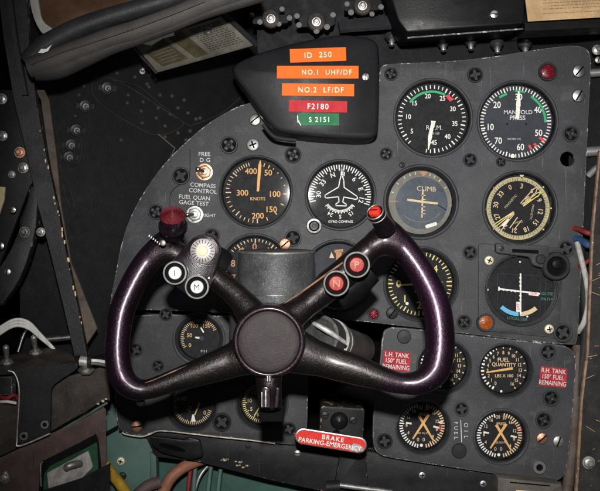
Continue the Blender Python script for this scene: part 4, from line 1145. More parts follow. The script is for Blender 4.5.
# ------------------------------------------------------------------ surrounding structure
def quadplate(name, corners, th, mat, label=None, cat=None, kind=None, group=None, parent=None, edge=None):
    """corners: four (px,py,d) points, front face; thickness goes away from the viewer"""
    P = [W(*c) for c in corners]; c0 = sum(P, Vector()) / len(P)
    n = (P[1] - P[0]).cross(P[2] - P[0]).normalized()
    if n.y > 0: n = -n
    b = B(); k = len(P)
    vs = [p - c0 for p in P] + [p - c0 - n * th * U for p in P]
    b.add(vs, [list(range(k))], mat); b.add(vs, [list(range(k, 2 * k))[::-1]], mat)
    b.add(vs, [(i, (i + 1) % k, k + (i + 1) % k, k + i) for i in range(k)], edge or mat)
    o = b.obj(name, Matrix.Translation(c0), parent)
    if label: tag(o, label, cat, group)
    if kind: tag(o, kind=kind)
    return o


def wpoly(name, pts, th, mat, edge=None, bevel=0.8, label=None, cat=None, d=0, smooth=0, group=None, parent=None):
    return plate(name, pts, d, th, mat, edge or mat, label, cat, bevel, (), smooth, group, parent, tagit=label is not None)


# rear bulkhead closing off everything behind the panel
quadplate('bulkhead', [(-260, -160, -190), (900, -160, -190), (900, 700, -190), (-260, 700, -190)], 6, 'void', kind='structure')
# left black sidewall with rivets
SW = quadplate('sidewall', [(20, -20, 22), (300, -20, -90), (300, 125, -90), (215, 330, -56), (20, 470, 22)], 5, 'skin', 'black riveted sidewall left of the instrument panel', 'sidewall')
def swd(px):                       # depth of the sidewall under a picture column
    return 900 - 1 / ((1 / 878.0) + (1 / 990.0 - 1 / 878.0) * (px - 20) / 280.0)
rows = [((66, 77), (88, 71), (104, 67), (116, 62)), ((84, 86), (79, 95)), ((114, 90), (128, 95), (143, 102), (158, 108), (170, 114)),
        ((127, 98 + 5), (141, 111), (156, 118), (165, 126), (178, 133)), ((117, 73), (135, 77), (149, 87), (160, 95)), ((147, 84), (155, 80)), ((178, 108), (188, 113), (196, 119), (207, 127)),
        ((186, 140), (197, 145), (190, 131), (200, 118)), ((75, 116), (121, 140), (172, 96), (184, 100)), ((142, 123), (165, 137), (150, 63 + 12))]
for row in rows:
    for px, py in row:
        d = swd(px); fastener('rivet', px, py, 2.0, SW, d + .3, name='rivet')
# doubler plate and angle strip on the sidewall
def on_sw(px, py, lift=0): return W(px, py, swd(px) + lift)
o0 = MW[SW].translation
b = B()
out = [(92, 83), (95, 77), (105, 77), (118, 80), (150, 100), (176, 118), (186, 124), (174, 132), (158, 136), (148, 133), (120, 118), (100, 104), (92, 94)]
P = [on_sw(x, y, .9) - o0 for x, y in chaikin(out, 2)]
b.add(P, [list(range(len(P)))], 'skin'); b.tube(P + [P[0]], .5 * U, 'rubber', seg=6, smooth=False); b.obj('doubler_plate', MW[SW], SW)
for pts in ([(158, 134), (172, 146), (174, 150), (163, 170), (150, 190), (143, 200)], [(112, 80), (138, 86), (160, 104), (186, 124), (196, 124), (222, 113), (240, 98)],
            [(60, 160), (64, 190), (70, 208), (74, 204), (66, 178)], [(74, 135), (81, 140), (80, 160), (70, 166)]):
    b = B(); b.tube([on_sw(x, y, 2) - o0 for x, y in pts], .7 * U, 'brown_strip' if pts[0] == (158, 134) else 'rubber', seg=8); b.obj('seam_strip', MW[SW], SW)
for px, py in ((107, 88), (85, 106), (76, 130), (71, 145), (69, 157)):
    M = along(on_sw(px, py, .5), Vector((.35, -.85, -.2))); t = thing('terminal_stud', {88: 'dark terminal stud topmost on the black sidewall', 106: 'dark terminal stud second from the top on the sidewall', 130: 'third dark terminal stud down the black sidewall', 145: 'fourth dark terminal stud down the sidewall, ringed by a wire', 157: 'lowest dark terminal stud on the black sidewall'}[py], 'terminal', M, 'terminal studs on the black sidewall')
    b = B(U); b.box(-9, -2.6, 0, 9, 2.6, 1.6, 'black_worn'); b.lathe([(6.5, 1.6), (6, 3), (4, 3.4)], 'bezel', seg=14); b.obj('base', M, t)
    b = B(U); b.lathe([(4, 1.6), (4, 5), (3.2, 5.6), (1.8, 5.6), (1.8, 10), (1.2, 10.6), (.001, 10.6)], 'darksteel', seg=10); b.obj('stud', M, t)
M = along(on_sw(142, 72, 1), Vector((.3, -.9, .2)))
t = thing('bolt', 'small steel bolt on the sidewall below the metal data plate', 'bolt', M); b = B(U); b.lathe([(3, 0), (3, 2), (1.6, 2.2), (1.6, 8), (.001, 8.4)], 'steel', seg=10); b.obj('shank', M, t)

# left pillar
pil = thing('windscreen_pillar', 'black chipped windscreen pillar slanting down the left edge', 'pillar', Matrix.Translation(W(45, 180, 80)))
o0 = MW[pil].translation
def strip(name, left, right, mat, th, d0, d1, edge=None):
    n = len(left); b = B(); vs = []
    for lst in (left, right):
        for i, (x, y) in enumerate(lst): vs.append(W(x, y, d0 + (d1 - d0) * i / (n - 1)) - o0)
    for lst in (left, right):
        for i, (x, y) in enumerate(lst): vs.append(W(x, y, d0 + (d1 - d0) * i / (n - 1)) - o0 + Vector((0, th * U, 0)))
    fs = [(i, i + 1, n + i + 1, n + i) for i in range(n - 1)]
    b.add(vs, fs, mat)
    b.add(vs, [(i, 2 * n + i, 2 * n + i + 1, i + 1) for i in range(n - 1)], edge or mat)
    b.add(vs, [(n + i, n + i + 1, 3 * n + i + 1, 3 * n + i) for i in range(n - 1)], edge or mat)
    b.add(vs, [(2 * n + i, 3 * n + i, 3 * n + i + 1, 2 * n + i + 1) for i in range(n - 1)], mat)
    return b.obj(name, MW[pil], pil)
strip('post', [(-3, -20), (4, 40), (14, 100), (25, 145), (38, 205), (51, 255), (64, 308), (76, 362)], [(26, -20), (29, 45), (36, 100), (45, 150), (57, 205), (67, 258), (78, 308), (88, 360)], 'pillar', 8, 92, 66, 'black_chip')
strip('side_flange', [(36, 90), (41, 100), (48, 150), (57, 200), (66, 250), (76, 300), (86, 345)], [(44, 90), (49, 100), (56, 152), (61, 205), (71, 262), (86, 300), (97, 328)], 'brown_strip', 4, 74, 52)
strip('rib', [(4, -20), (12, 40), (22, 95)], [(9, -20), (17, 40), (27, 95)], 'pillar', 8, 98, 92)
b = B()
random.seed(3)
for i in range(26):
    t_ = random.random(); y = 95 + t_ * 230; x = 34 + (y - 95) * .19 + random.uniform(-1, .6)
    if y > 205: x = 57 + (y - 205) * .205 + random.uniform(-1, .6)
    s_ = random.uniform(.3, .9); dd = 92 - 26 * (y + 20) / 382 + .5
    b.add([W(x + a * s_, y + c * s_ * 1.8, dd) - o0 for a, c in ((-1, -1), (.6, -1.4), (1, .6), (.2, 1.5), (-.8, .9))], [(0, 1, 2, 3, 4)], 'tan_mark')
b.obj('paint_chips', MW[pil], pil)
for px, py, k_, r in ((3, 136, 'nut', 4.5), (20, 152.5, 'nut_copper', 5), (23.5, 168, 'nut', 5), (12, 174.5, 'nut_steel', 3.5), (2, 101, 'nut', 5), (40, 232, 'nut_steel', 3.6)):
    pass
# bracket and its bolts at the far left
arc = [(38, 186), (37.5, 205), (36, 228), (30, 252), (22, 275), (11, 294), (-4, 310), (-4, 272), (6, 258), (13, 245), (22, 222), (28, 200), (29, 186)]
LB = wpoly('curved_bracket', arc, 14, 'pillar', 'black_chip', .8, 'curved black bracket strip beside the pillar at the left edge', 'bracket', d=70, smooth=1)
fastener('nut_dark', 25, 232, 4.5, LB, 70, name='bracket_screw'); fastener('slot_bright', 7.5, 272, 4, LB, 70, name='bracket_screw')
BP = wpoly('mounting_plate', [(-14, 90), (22, 90), (34, 180), (30, 186), (-14, 300)], 6, 'black_worn', 'black_worn', .6, 'black mounting plate with bolts at the far left edge', 'plate', d=52)
tanp = wpoly('trim_piece', [(-8, 186), (5, 187), (4, 200), (-1, 215), (-8, 216)], 3, 'khaki', 'khaki', .4, 'small tan trim piece at the left edge beside the bolts', 'trim', d=60)
for px, py, k_, r in ((3, 136, 'nut', 4.0), (20, 152.5, 'nut_copper', 4.5), (23.5, 168, 'nut', 4.4), (12, 174.5, 'nut_steel', 3.0), (2, 99, 'nut', 4.5), (13, 210, 'slot_bright', 3.5), (1, 246, 'slot_bright', 4)):
    fastener(k_, px, py, r, BP, 53 if py < 200 else 60, name='bolt')
fastener('nut_steel', 41, 232, 3.6, pil, 78, name='bolt')

# glareshield roll at the top left
gr = thing('padded_roll', 'thick grey padded roll with a seam along the top left edge', 'padding', Matrix.Translation(W(140, 35, 110)))
o0 = MW[gr].translation
def wt(pts, rr, mat, name, d, fl=1.0):
    b = B(); b.tube([W(x, y, dd) - o0 for x, y, dd in [(p[0], p[1], p[2] if len(p) > 2 else d) for p in pts]], [(r * UU(d), r * UU(d) * fl) for r in rr], mat, seg=22); return b.obj(name, MW[gr], gr)
wt([(26, 62), (44, 47), (75, 30), (110, 17), (160, 2), (215, -16)], [8, 11, 10.5, 9.5, 8.5, 8], 'roll_dark', 'upper_roll', 118)
wt([(29, 68), (52, 61), (80, 50), (110, 38.5), (135, 31), (172, 17.5), (205, 4), (262, -16)], [10, 11.5, 11, 10.5, 10.5, 10, 10, 10], 'roll_grey', 'lower_roll', 124)
wt([(36, 72), (58, 69), (85, 58), (110, 47.5), (135, 39.5), (172, 26), (205, 13), (262, -4)], [9, 10, 9, 7.5, 6.5, 6, 6, 6], 'roll_side', 'under_roll', 122)
wt([(31, 64), (62, 52), (90, 43), (132, 29), (170, 15), (205, 1)], [.7] * 6, 'roll_grey', 'seam', 136)
b = B(); b.add([W(x, y, 134) - o0 for x, y in ((38, 53), (41, 49), (46, 49), (52, 44.5), (48, 51), (43, 53))], [(0, 1, 2, 3, 4, 5)], 'white')
b.obj('torn_patch', MW[gr], gr)
# window
wn = thing('side_window', 'brown tinted window pane with pale frame in the top left corner', 'window', facing(80, 10, 60))
b = B(UU(60)); b.prism(rounded(outline_local([(36, -30), (170, -60), (160, 10), (58, 30), (47, 28), (42, 20)], 80, 10), 5), -3, 0, 'amber_glass'); b.obj('pane', facing(80, 10, 60), wn)
b = B(UU(60)); b.prism(outline_local(chaikin([(27, -20), (31, 8), (36, 24), (44, 36), (60, 36), (52, 28), (44, 23), (40, 12), (36, -20)], 1), 80, 10), -4, 2, 'frame_grey', 'frame_grey', .8); b.obj('frame', facing(80, 10, 60), wn)

# metal data plate
dp = thing('data_plate', 'scuffed metal data plate with tiny lettering under the padded roll', 'plate', Matrix.Translation(W(193, 44, 30)))
o0 = MW[dp].translation
C4 = [W(134, 45, 26), W(223, 16, 34), W(253, 44, 60), W(157, 71, 52)]
def bil(s_, t_, lift=0.0):
    p = (C4[0] * (1 - s_) + C4[1] * s_) * (1 - t_) + (C4[3] * (1 - s_) + C4[2] * s_) * t_
    return p - o0 + dpn * lift * U
dpn = (C4[1] - C4[0]).cross(C4[3] - C4[0]).normalized()
if dpn.y > 0: dpn = -dpn
b = B(); vs = [bil(0, 0), bil(1, 0), bil(1, 1), bil(0, 1)] + [bil(x, y, -2) for x, y in ((0, 0), (1, 0), (1, 1), (0, 1))]
b.add(vs, [(0, 1, 2, 3), (7, 6, 5, 4), (0, 4, 5, 1), (1, 5, 6, 2), (2, 6, 7, 3), (3, 7, 4, 0)], 'plate_metal'); pl_ = b.obj('plate', MW[dp], dp)
b = B(); b.add([bil(.36, .06, .3), bil(.52, .04, .3), bil(.56, .93, .3), bil(.42, .95, .3)], [(0, 1, 2, 3)], 'plate_brown')
b.add([bil(.04, .35, .25), bil(.3, .1, .25), bil(.36, .9, .25), bil(.08, .92, .25)], [(0, 1, 2, 3)], 'plate_brown')
random.seed(5)
for i in range(13):
    t_ = .10 + .062 * i; s0 = .60
    while s0 < .93:
        w_ = random.uniform(.008, .035)
        b.add([bil(s0, t_, .5), bil(s0 + w_, t_, .5), bil(s0 + w_, t_ + .024, .5), bil(s0, t_ + .024, .5)], [(0, 1, 2, 3)], 'ink'); s0 += w_ + random.uniform(.006, .016)
for i in range(5):
    b.add([bil(.1, .42 + .1 * i, .5), bil(.3, .40 + .1 * i, .5), bil(.3, .42 + .1 * i, .5), bil(.1, .44 + .1 * i, .5)], [(0, 1, 2, 3)], 'plate_metal')
b.add([bil(.08, .06, .5), bil(.45, .02, .5), bil(.42, .12, .5), bil(.3, .1, .5), bil(.14, .2, .5)], [(0, 1, 2, 3, 4)], 'white')
b.obj('lettering', MW[dp], pl_)
M = along(bil(.74, .3, .4) + o0, dpn); fastener('slot_bright', 0, 0, 4.5, dp, 40, name='plate_screw', M=M)
b = B(); b.tube([bil(1.02, -.02, 1), bil(1.02, 1.05, 1)], 2.6 * U, 'bezel', seg=10, smooth=False); b.obj('edge_clamp', MW[dp], dp)
b = B(); b.tube([bil(-.03, -.02, 0), bil(-.02, 1.04, 0)], 1.3 * U, 'darksteel', seg=8, smooth=False); b.obj('edge_clamp', MW[dp], dp)

# black shelf above the panel with studs and box
SH = quadplate('overhead_shelf', [(255, -60, -10), (700, -60, -10), (700, 60, -34), (520, 68, -34), (275, 110, -34), (258, 70, -34)], 6, 'black', 'black shelf edge above the panel, lined with studs', 'shelf')
bx = thing('overhead_box', 'black overhead box with one oval screw above the panel', 'box', facing(455, 5, 60))
b = B(UU(60)); b.prism(rounded(outline_local([(380, -40), (527, -40), (524, 23.5), (407, 32.5), (398, 20)], 455, 5), 3), -60, 0, 'black_gloss', 'black', 1.4); b.obj('body', facing(455, 5, 60), bx)
fastener('slot_bright', 494, 14.6, 4.4, bx, 60.5, name='box_screw', rot=0)
b = B(UU(60)); b.box(-48, -29.2, .2, 68, -27.8, .9, 'edge', rot=4.4); b.obj('lip', facing(455, 5, 60), bx)
cd = thing('instruction_card', 'tan instruction card with faint printed lines at the top right corner', 'card', facing(565, 5, 64))
b = B(UU(64)); b.prism(outline_local([(523, -20), (640, -24), (640, 15), (528, 21.5)], 565, 5), -1.5, 0, 'tan_card'); b.obj('sheet', facing(565, 5, 64), cd)
b = B(UU(64)); random.seed(11)
for i, yy in enumerate((-5, -2, 1, 4, 7, 11.5)):
    x = -22 + (8 if i == 3 else 0)
    while x < 60:
        w_ = random.uniform(1, 4.5)
        b.box(x, 5 - yy - .35 + x * .05 - 1, .1, x + w_, 5 - yy + .35 + x * .05 - 1, .2, 'faded_ink'); x += w_ + random.uniform(.6, 1.3)
b.obj('print', facing(565, 5, 64), cd)
quadplate('card_shelf', [(525, 23, 66), (660, 16, 66), (660, 24, 66), (525, 31, 66)], 30, 'black', 'black ledge holding the bottom edge of the tan card', 'ledge')

def cluster(px, py, label, studs, d=20):
    M = facing(px, py, d); t = thing('terminal_cluster', label, 'terminals', M, 'nut clusters above the hood')
    b = B(UU(d)); b.prism(rounded([(-19, -5), (17, -4), (19, 4), (-16, 5)], 3), -8, 0, 'black_gloss'); b.lathe([(9.5, 0), (8.5, 3), (6, 4), (.001, 4)], 'console_brown', 0, 0, seg=24); b.obj('base', M, t)
    fastener('nut', px, py, 3.7, t, d + 4, name='nut')
    for x, y, r in studs: fastener('nut_dull', x, y, r * .78, t, d + 1, name='stud')
cluster(271, 19, 'leftmost nut cluster above the hood, below the padded roll', [(252, 15, 2.6), (260, 22, 2.8), (282, 9, 2.6), (289.5, 18, 2.8), (279, 24, 2.6)])
cluster(316.5, 22, 'middle nut cluster just above the ID 250 strip', [(297, 16, 2.8), (299, 25, 2.8), (327, 27, 3), (333, 15, 2.8), (316.5, 31, 3)])
cluster(362.5, 6, 'rightmost nut cluster above the hood, beside the overhead box', [(347, 4, 2.6), (351, 12.5, 3), (381, 7, 2.8), (372, 14, 2.6)])
rl = quadplate('cable_tray', [(338, 20, 6), (392, 15, 6), (396, 26, 14), (340, 30, 14)], 4, 'roll_dark', 'grey metal tray strip between the nut clusters and the overhead box', 'tray')
LN = {443: 'left', 470: 'second', 497: 'third', 525: 'right'}
for px, py, w_ in ((443, 47.5, 'leftmost hanging stud in the row just above the panel top edge'), (470.5, 46, 'second hanging stud from the left above the panel top edge'), (497, 49.5, 'third hanging stud from the left above the panel top edge'), (525, 50, 'rightmost hanging stud above the panel top edge'), (391.5, 42, 'single grey stud above the upper left corner of the right-hand panel part')):
    M = along(W(px, py - 5, -8), Vector((0, -.35, -1)))
    t = thing('hanging_stud', w_, 'stud', M, 'studs above the panel top edge')
    b = B(U); b.lathe([(7, -2), (7, 0), (5, .6), (5, 3.4), (4, 4)], 'darksteel', seg=18); b.obj('nut', M, t)
    b = B(U); b.lathe([(2.8, 3), (2.8, 9), (2.2, 10), (.001, 10)], 'steel', seg=14); b.obj('shank', M, t)

# ------------------------------------------------------------------ right side
rs = thing('door_frame', 'worn dark door frame strip with bare scratched edge at the right border', 'frame', Matrix.Translation(W(595, 340, 70)))
o0 = MW[rs].translation
def rstrip(name, left, right, mat, th, d, edge=None):
    n = len(left); b = B(); vs = [W(x, y, d) - o0 for x, y in left] + [W(x, y, d) - o0 for x, y in right]
    vs += [v + Vector((0, th * U, 0)) for v in vs]
    b.add(vs, [(i, i + 1, n + i + 1, n + i) for i in range(n - 1)], mat)
    b.add(vs, [(i, 2 * n + i, 2 * n + i + 1, i + 1) for i in range(n - 1)], edge or mat)
    b.add(vs, [(n + i, n + i + 1, 3 * n + i + 1, 3 * n + i) for i in range(n - 1)], edge or mat)
    b.add(vs, [(n + 0, 3 * n + 0, 2 * n + 0, 0), (n - 1, 3 * n - 1, 4 * n - 1, 2 * n - 1)], edge or mat)
    return b.obj(name, MW[rs], rs)
rstrip('post', [(600.5, 150), (596, 200), (593, 232), (588, 350), (582, 400), (576.5, 491), (575, 530)], [(660, 150), (660, 200), (660, 232), (660, 350), (660, 400), (660, 491), (660, 530)], 'strip_side', 8, 72, 'strip_side')
rstrip('bare_edge', [(599.4, 150), (594.8, 200), (591.8, 232), (586.8, 350), (580.8, 400), (575.3, 491), (574, 530)], [(601.2, 150), (596.6, 200), (593.8, 232), (589, 350), (583, 400), (577.8, 491), (576, 530)], 'strip_edge', 4, 72.8)
fastener('nut_steel', 588.5, 462.5, 5.2, rs, 72, name='frame_screw')
b = B(); random.seed(21)
for i in range(14):
    y = random.uniform(235, 480); xl = 593 - (y - 232) * .065 + 2; x = random.uniform(xl, 600)
    l_ = random.uniform(2, 9); a_ = random.uniform(-.8, .8)
    p0, p1 = W(x, y, 72.6) - o0, W(x + l_, y + l_ * a_, 72.6) - o0
    nn = Vector((0, 0, .22 * U)); b.add([p0 - nn, p1 - nn, p1 + nn, p0 + nn], [(0, 1, 2, 3)], 'tan_card')
b.obj('scratches', MW[rs], rs)
quadplate('side_wall', [(573, -40, -30), (760, -40, 60), (760, 560, 60), (560, 560, -30)], 5, 'skin', 'dark right side wall seen in the gap beside the panel', 'side wall')

def hose(name, pts, r, mat, label, cat, group=None, seg=12):
    P = [W(*p) for p in pts]; c0 = P[len(P) // 2]
    b = B(); b.tube([p - c0 for p in P], r * U, mat, seg=seg); o = b.obj(name, Matrix.Translation(c0)); return tag(o, label, cat, group)
hose('cable', [(560, 226, -18), (578, 229, 4), (588, 233, 14), (602, 236, 10)], 2.6, 'wire_red', 'red cable crossing the gap right of the panel', 'cable')
hose('cable', [(560, 236, -18), (580, 240, 4), (589, 245, 12), (602, 243, 10)], 3.6, 'wire_blue', 'blue cable below a red one in the right-hand gap', 'cable')
hose('cable', [(574, 268, -8), (584, 264, 6), (592, 258, 12), (604, 250, 12)], 2.0, 'wire_red', 'thin red cable rising to the right below the blue cable', 'cable')
hose('cable', [(577, 242, 4), (582, 262, 8), (587, 285, 10), (588, 305, 8), (584, 322, 4), (578, 332, -4)], 2.8, 'wire_dull', 'thick pale cable looping down the right-hand gap', 'cable')
hose('cable', [(579, 240, -4), (584, 290, -6), (585, 340, -6), (576, 400, -6)], 5, 'rubber', 'black cable behind the pale cable in the gap', 'cable')
hose('pipe', [(578, 345, -10), (575, 400, -6), (572, 450, -6), (566, 500, -6)], 5.6, 'brown_strip', 'brown vertical pipe down the lower right gap', 'pipe')
hose('pipe', [(580, 74, -12), (605, 72, -4)], 4.2, 'pipe_grey', 'grey horizontal pipe in the top right gap', 'pipe')
hose('pipe', [(585, 152, -14), (612, 150, -6)], 5, 'pipe_grey', 'dark grey horizontal pipe halfway down the right gap', 'pipe')
hose('pipe', [(588, 176, -12), (600, 166, -6), (620, 160, 0)], 3.4, 'pipe_grey', 'thin grey pipe slanting up in the right gap', 'pipe')
M = facing(597, 50, 10); t = thing('bolt', 'bright steel bolt at the right border beside the panel corner', 'bolt', M); fastener('nut', 597, 50, 4.2, t, 10, name='head'); fastener('slot', 598, 60, 3.5, t, 8, name='washer')

# ------------------------------------------------------------------ lower structure
BEAM = wpoly('cross_beam', [(118, 432), (160, 428), (240, 438), (330, 448), (372, 452), (470, 470), (562, 482), (566, 540), (330, 540), (330, 493), (268, 480), (200, 462.5), (155, 457), (146, 438)], 22, 'black_worn', 'black_chip', 1.4,
             'black cross beam with chipped paint under the instrument panel', 'beam', d=-10, smooth=0)
for px, py, r, k_ in ((297.5, 453, 3.4, 'slot'), (248, 446, 2.6, 'slot_dark'), (422, 475, 3.6, 'cross_steel'), (483, 483.5, 3.6, 'cross_steel'), (343, 470, 3, 'slot_dark'), (365, 476, 3, 'slot_dark')):
    fastener(k_, px, py, r, BEAM, -9.9, name='beam_screw')
b = B(); random.seed(9)
for cx, cy, n in ((222, 460.5, 5), (243, 466, 6), (236, 463, 3)):
    for i in range(n):
        x, y = cx + random.uniform(-7, 7), cy + random.uniform(-1.6, 1.6); s_ = random.uniform(.5, 1.5)
        b.add([(x - 300 + a * s_, 245.5 - y + c * s_ * .7, .3) for a, c in ((-1.4, -.8), (.7, -1), (1.5, .2), (.3, 1.1), (-1, .7))], [(0, 1, 2, 3, 4)], 'khaki')
b.u = UU(-10); b.obj('paint_chips', facing(300, 245.5, -10), BEAM)
sp = thing('slotted_bracket', 'black bracket with an oval slot under the lower left panel', 'bracket', facing(178, 447, 4))
b = B(UU(4)); b.prism(rounded(outline_local([(149, 436), (184, 440), (188, 437), (200, 440), (203, 457), (190, 460), (162, 453), (152, 446)], 178, 447), 3), -4, 0, 'black_gloss', 'black_gloss', 1.0); b.obj('plate', facing(178, 447, 4), sp)
b = B(UU(4)); b.prism([(x * 14, y * 2.6) for x, y in [(math.cos(k * math.pi / 14), math.sin(k * math.pi / 14)) for k in range(28)]], -.2, .3, 'void'); b.obj('slot', facing(172, 447.5, 4, -15), sp)
hg = thing('hinge_rod', 'dark hinge rod with a steel pin below the brake handle', 'hinge', facing(355, 486, 10))
b = B(); o0 = MW[hg].translation
b.tube([W(326, 487, 8) - o0, W(340, 486, 8) - o0], 6 * U, 'black_worn', seg=16, smooth=False); b.tube([W(338, 485, 8) - o0, W(392, 492, 4) - o0], 2.6 * U, 'steel', seg=12, smooth=False)
b.obj('pin', Matrix.Translation(o0), hg)
b = B(UU(0)); b.prism(rounded([(-18, -14), (16, -12), (14, 26), (-10, 30)], 3), -8, 0, 'black_worn', 'black_chip', 1); b.obj('lug', facing(352, 474, 0), hg)
rk = thing('equipment_rack', 'brown metal rack top at the bottom right under the fuel panel', 'rack', facing(530, 490, 20))
b = B(UU(20)); b.prism(rounded(outline_local([(498, 477.5), (562, 484), (566, 530), (496, 530)], 530, 490), 2), -30, 0, 'bottom_brown', 'bottom_brown', 1.2)
b.box(-20, 5.4, .1, 20, 6.6, .5, 'slot', rot=-5); b.box(-14, -2, .1, 10, -.8, .5, 'tan_mark', rot=-5); b.obj('top_plate', facing(530, 490, 20), rk)

# teal lower wall
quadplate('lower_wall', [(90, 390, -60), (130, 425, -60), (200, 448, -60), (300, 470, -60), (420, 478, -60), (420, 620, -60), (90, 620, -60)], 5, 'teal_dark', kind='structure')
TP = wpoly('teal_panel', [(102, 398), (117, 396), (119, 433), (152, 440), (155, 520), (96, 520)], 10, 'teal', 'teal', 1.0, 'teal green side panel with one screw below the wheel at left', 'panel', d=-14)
fastener('cross', 121, 461, 4.2, TP, -14, name='panel_screw'); fastener('slot_dark', 122.5, 476, 4, TP, -14, name='panel_screw')
wpoly('frame_tab', [(150, 452), (156, 456), (158, 520), (150, 520)], 16, 'teal', 'teal', .8, 'narrow teal frame tab beside the teal side panel', 'tab', d=-10)
quadplate('footwell_brace', [(104, 433, -13), (118, 425, -13), (118, 430, -13), (104, 438, -13)], 2, 'slot', 'thin black strap crossing the teal side panel', 'strap')
hose('hose', [(206, 458, -30), (192, 463, -22), (178, 471, -16), (168, 482, -12), (160, 500, -8)], 6.0, 'hose_orange', 'orange hose curving down from under the cross beam', 'hose')
hose('hose', [(104, 464, 20), (112, 474, 18), (120, 484, 14), (128, 496, 10)], 5.4, 'hose_yellow', 'yellow hose at the bottom beside the dark hatch flap', 'hose')
hose('hose', [(160, 482, -4), (148, 486, 0), (136, 496, 4)], 6, 'brown_panel', 'dark brown hose at the bottom between the yellow and orange hoses', 'hose')
for x0, x1, m, l_ in ((192, 187, 'wire_red', 'orange red thin tube left of the green tubes at the bottom'), (196, 193, 'teal', 'leftmost thin green tube at the bottom'), (212, 207, 'teal', 'middle thin green tube with a yellow end at the bottom'), (222, 217, 'teal', 'rightmost thin green tube at the bottom')):
    hose('tube', [(x0, 462, -34), ((x0 + x1) / 2, 477, -28), (x1, 502, -24)], 2.3, m, l_, 'tube', 'thin tubes under the cross beam')
hose('tube', [(210, 464, -36), (200, 476, -30), (192, 500, -28)], 1.8, 'steel', 'slanting steel tube crossing behind the green tubes', 'tube')

# ------------------------------------------------------------------ left console
cs = thing('side_console', 'dusty brown black side console below the pillar at left', 'console', Matrix.Translation(W(80, 390, 70)))
o0 = MW[cs].translation
b = B()
ft = [(51, 384, 100), (62, 378, 96), (85, 372, 88), (106, 366, 76), (110, 366, 72)]
bt = [(51, 436, 100), (62, 428, 96), (85, 416, 88), (106, 402, 76), (110, 400, 72)]
tb = [(51, 372, 40), (62, 366, 36), (85, 360, 28), (106, 352, 20), (110, 350, 16)]
V = [W(*p) - o0 for p in ft + bt + tb]
n = 5
b.add(V, [(i, i + 1, n + i + 1, n + i) for i in range(n - 1)], 'console_brown'); b.add(V, [(i, 2 * n + i, 2 * n + i + 1, i + 1) for i in range(n - 1)], 'black_worn')
b.add([W(-20, 404, 128) - o0, W(20, 398, 112) - o0, W(30, 388, 108) - o0, W(51, 384, 100) - o0, W(51, 436, 100) - o0, W(-20, 470, 128) - o0], [(0, 1, 2, 3, 4, 5)], 'console_brown')
b.obj('body', MW[cs], cs)
b = B(); b.tube([W(-20, 471, 130) - o0, W(51, 436, 101) - o0, W(107, 402.5, 76) - o0], 1.5 * U, 'teal', seg=8, smooth=False); b.tube([W(-20, 467.5, 131) - o0, W(51, 433, 102) - o0, W(107, 400, 77) - o0], 1.3 * U, 'void', seg=8, smooth=False); b.obj('lower_edge', MW[cs], cs)
b = B(); random.seed(4)
for x, y in ((98, 404), (106, 399), (103, 401)):
    s_ = random.uniform(1, 2); b.add([W(x + a * s_, y + c * s_, 104 if x < 50 else 82) - o0 for a, c in ((-1.2, -.6), (.6, -1), (1.3, .2), (.2, 1), (-.9, .7))], [(0, 1, 2, 3, 4)], 'khaki')
b.obj('paint_chips', MW[cs], cs)

sb = thing('switch_box', 'black sheet metal switch box with bright edges at the lower left', 'switch box', Matrix.Translation(W(40, 390, 120)))
o0 = MW[sb].translation
face = rounded([(12, 370), (76, 362), (77, 369), (61, 379.5), (51, 387), (50.5, 416), (50, 433), (21, 446), (17, 440), (19, 400), (18, 385)], [2, 6, 3, 5, 6, 2, 3, 4, 2, 3, 5])
dd = lambda x: 128 - (x - 10) * .35
P = [W(x, y, dd(x)) - o0 for x, y in face]
b = B(); b.add(P, [list(range(len(P)))], 'black_worn')
Q = [p + Vector((0, 3 * U, 0)) for p in P]; k = len(P)
b.add(P + Q, [(i, (i + 1) % k, k + (i + 1) % k, k + i) for i in range(k)], 'black_chip')
b.obj('side_plate', MW[sb], sb)
b = B()
top_f = [(-14, 372, 138), (12, 370, 127.3), (44, 366, 116), (76, 363, 105)]; top_m = [(-14, 365, 112), (12, 360, 104), (44, 354, 96), (74, 357, 88)]; top_b = [(-14, 358, 76), (14, 354, 72), (49, 347, 66), (64, 350, 60)]
V = [W(*p) - o0 for p in top_f + top_m + top_b]
b.add(V, [(i, i + 1, 5 + i, 4 + i) for i in range(3)] + [(4 + i, 5 + i, 9 + i, 8 + i) for i in range(3)], 'console_brown'); b.add(V + [W(-14, 376, 138) - o0, W(12, 374, 127.3) - o0], [(0, 1, 13, 12)], 'black_worn')
b.obj('top_plate', MW[sb], sb)
b = B(); b.tube([W(8, 371, 130) - o0, W(14, 373, 129) - o0, W(18.4, 384, 128.4) - o0, W(19, 402, 128.4) - o0, W(17, 438, 128.4) - o0, W(20, 446, 128.4) - o0, W(50, 433.6, 116.5) - o0], .9 * U, 'steel', seg=8); b.obj('bright_edge', MW[sb], sb)
for px, py in ((24, 436), (45, 424.5)): fastener('washer', px, py, 4.4, sb, dd(px) + .4, name='box_screw')
toggle(7, 363, 5.6, (.02, .0, 1), 'nearer grey toggle switch on top of the lower left switch box', 'steel', 'steel', 112, ln=13, group='toggle switches on the switch box', normal=(0, -.25, 1), bat=3.2)
toggle(35.5, 353, 5.6, (-.05, .0, 1), 'farther grey toggle switch on the switch box, beside white wires', 'steel', 'steel', 92, ln=13, group='toggle switches on the switch box', normal=(0, -.25, 1), bat=3.2)
cb = thing('relay_block', 'small grey relay block with red and white wires inside the switch box', 'relay', facing(5, 386, 122))
b = B(UU(112)); b.prism(rounded([(-12, -9), (7, -9), (7, 9), (-12, 9)], 1.5), -12, 0, 'bezel', 'edge', .8); b.obj('body', facing(5, 386, 122), cb)
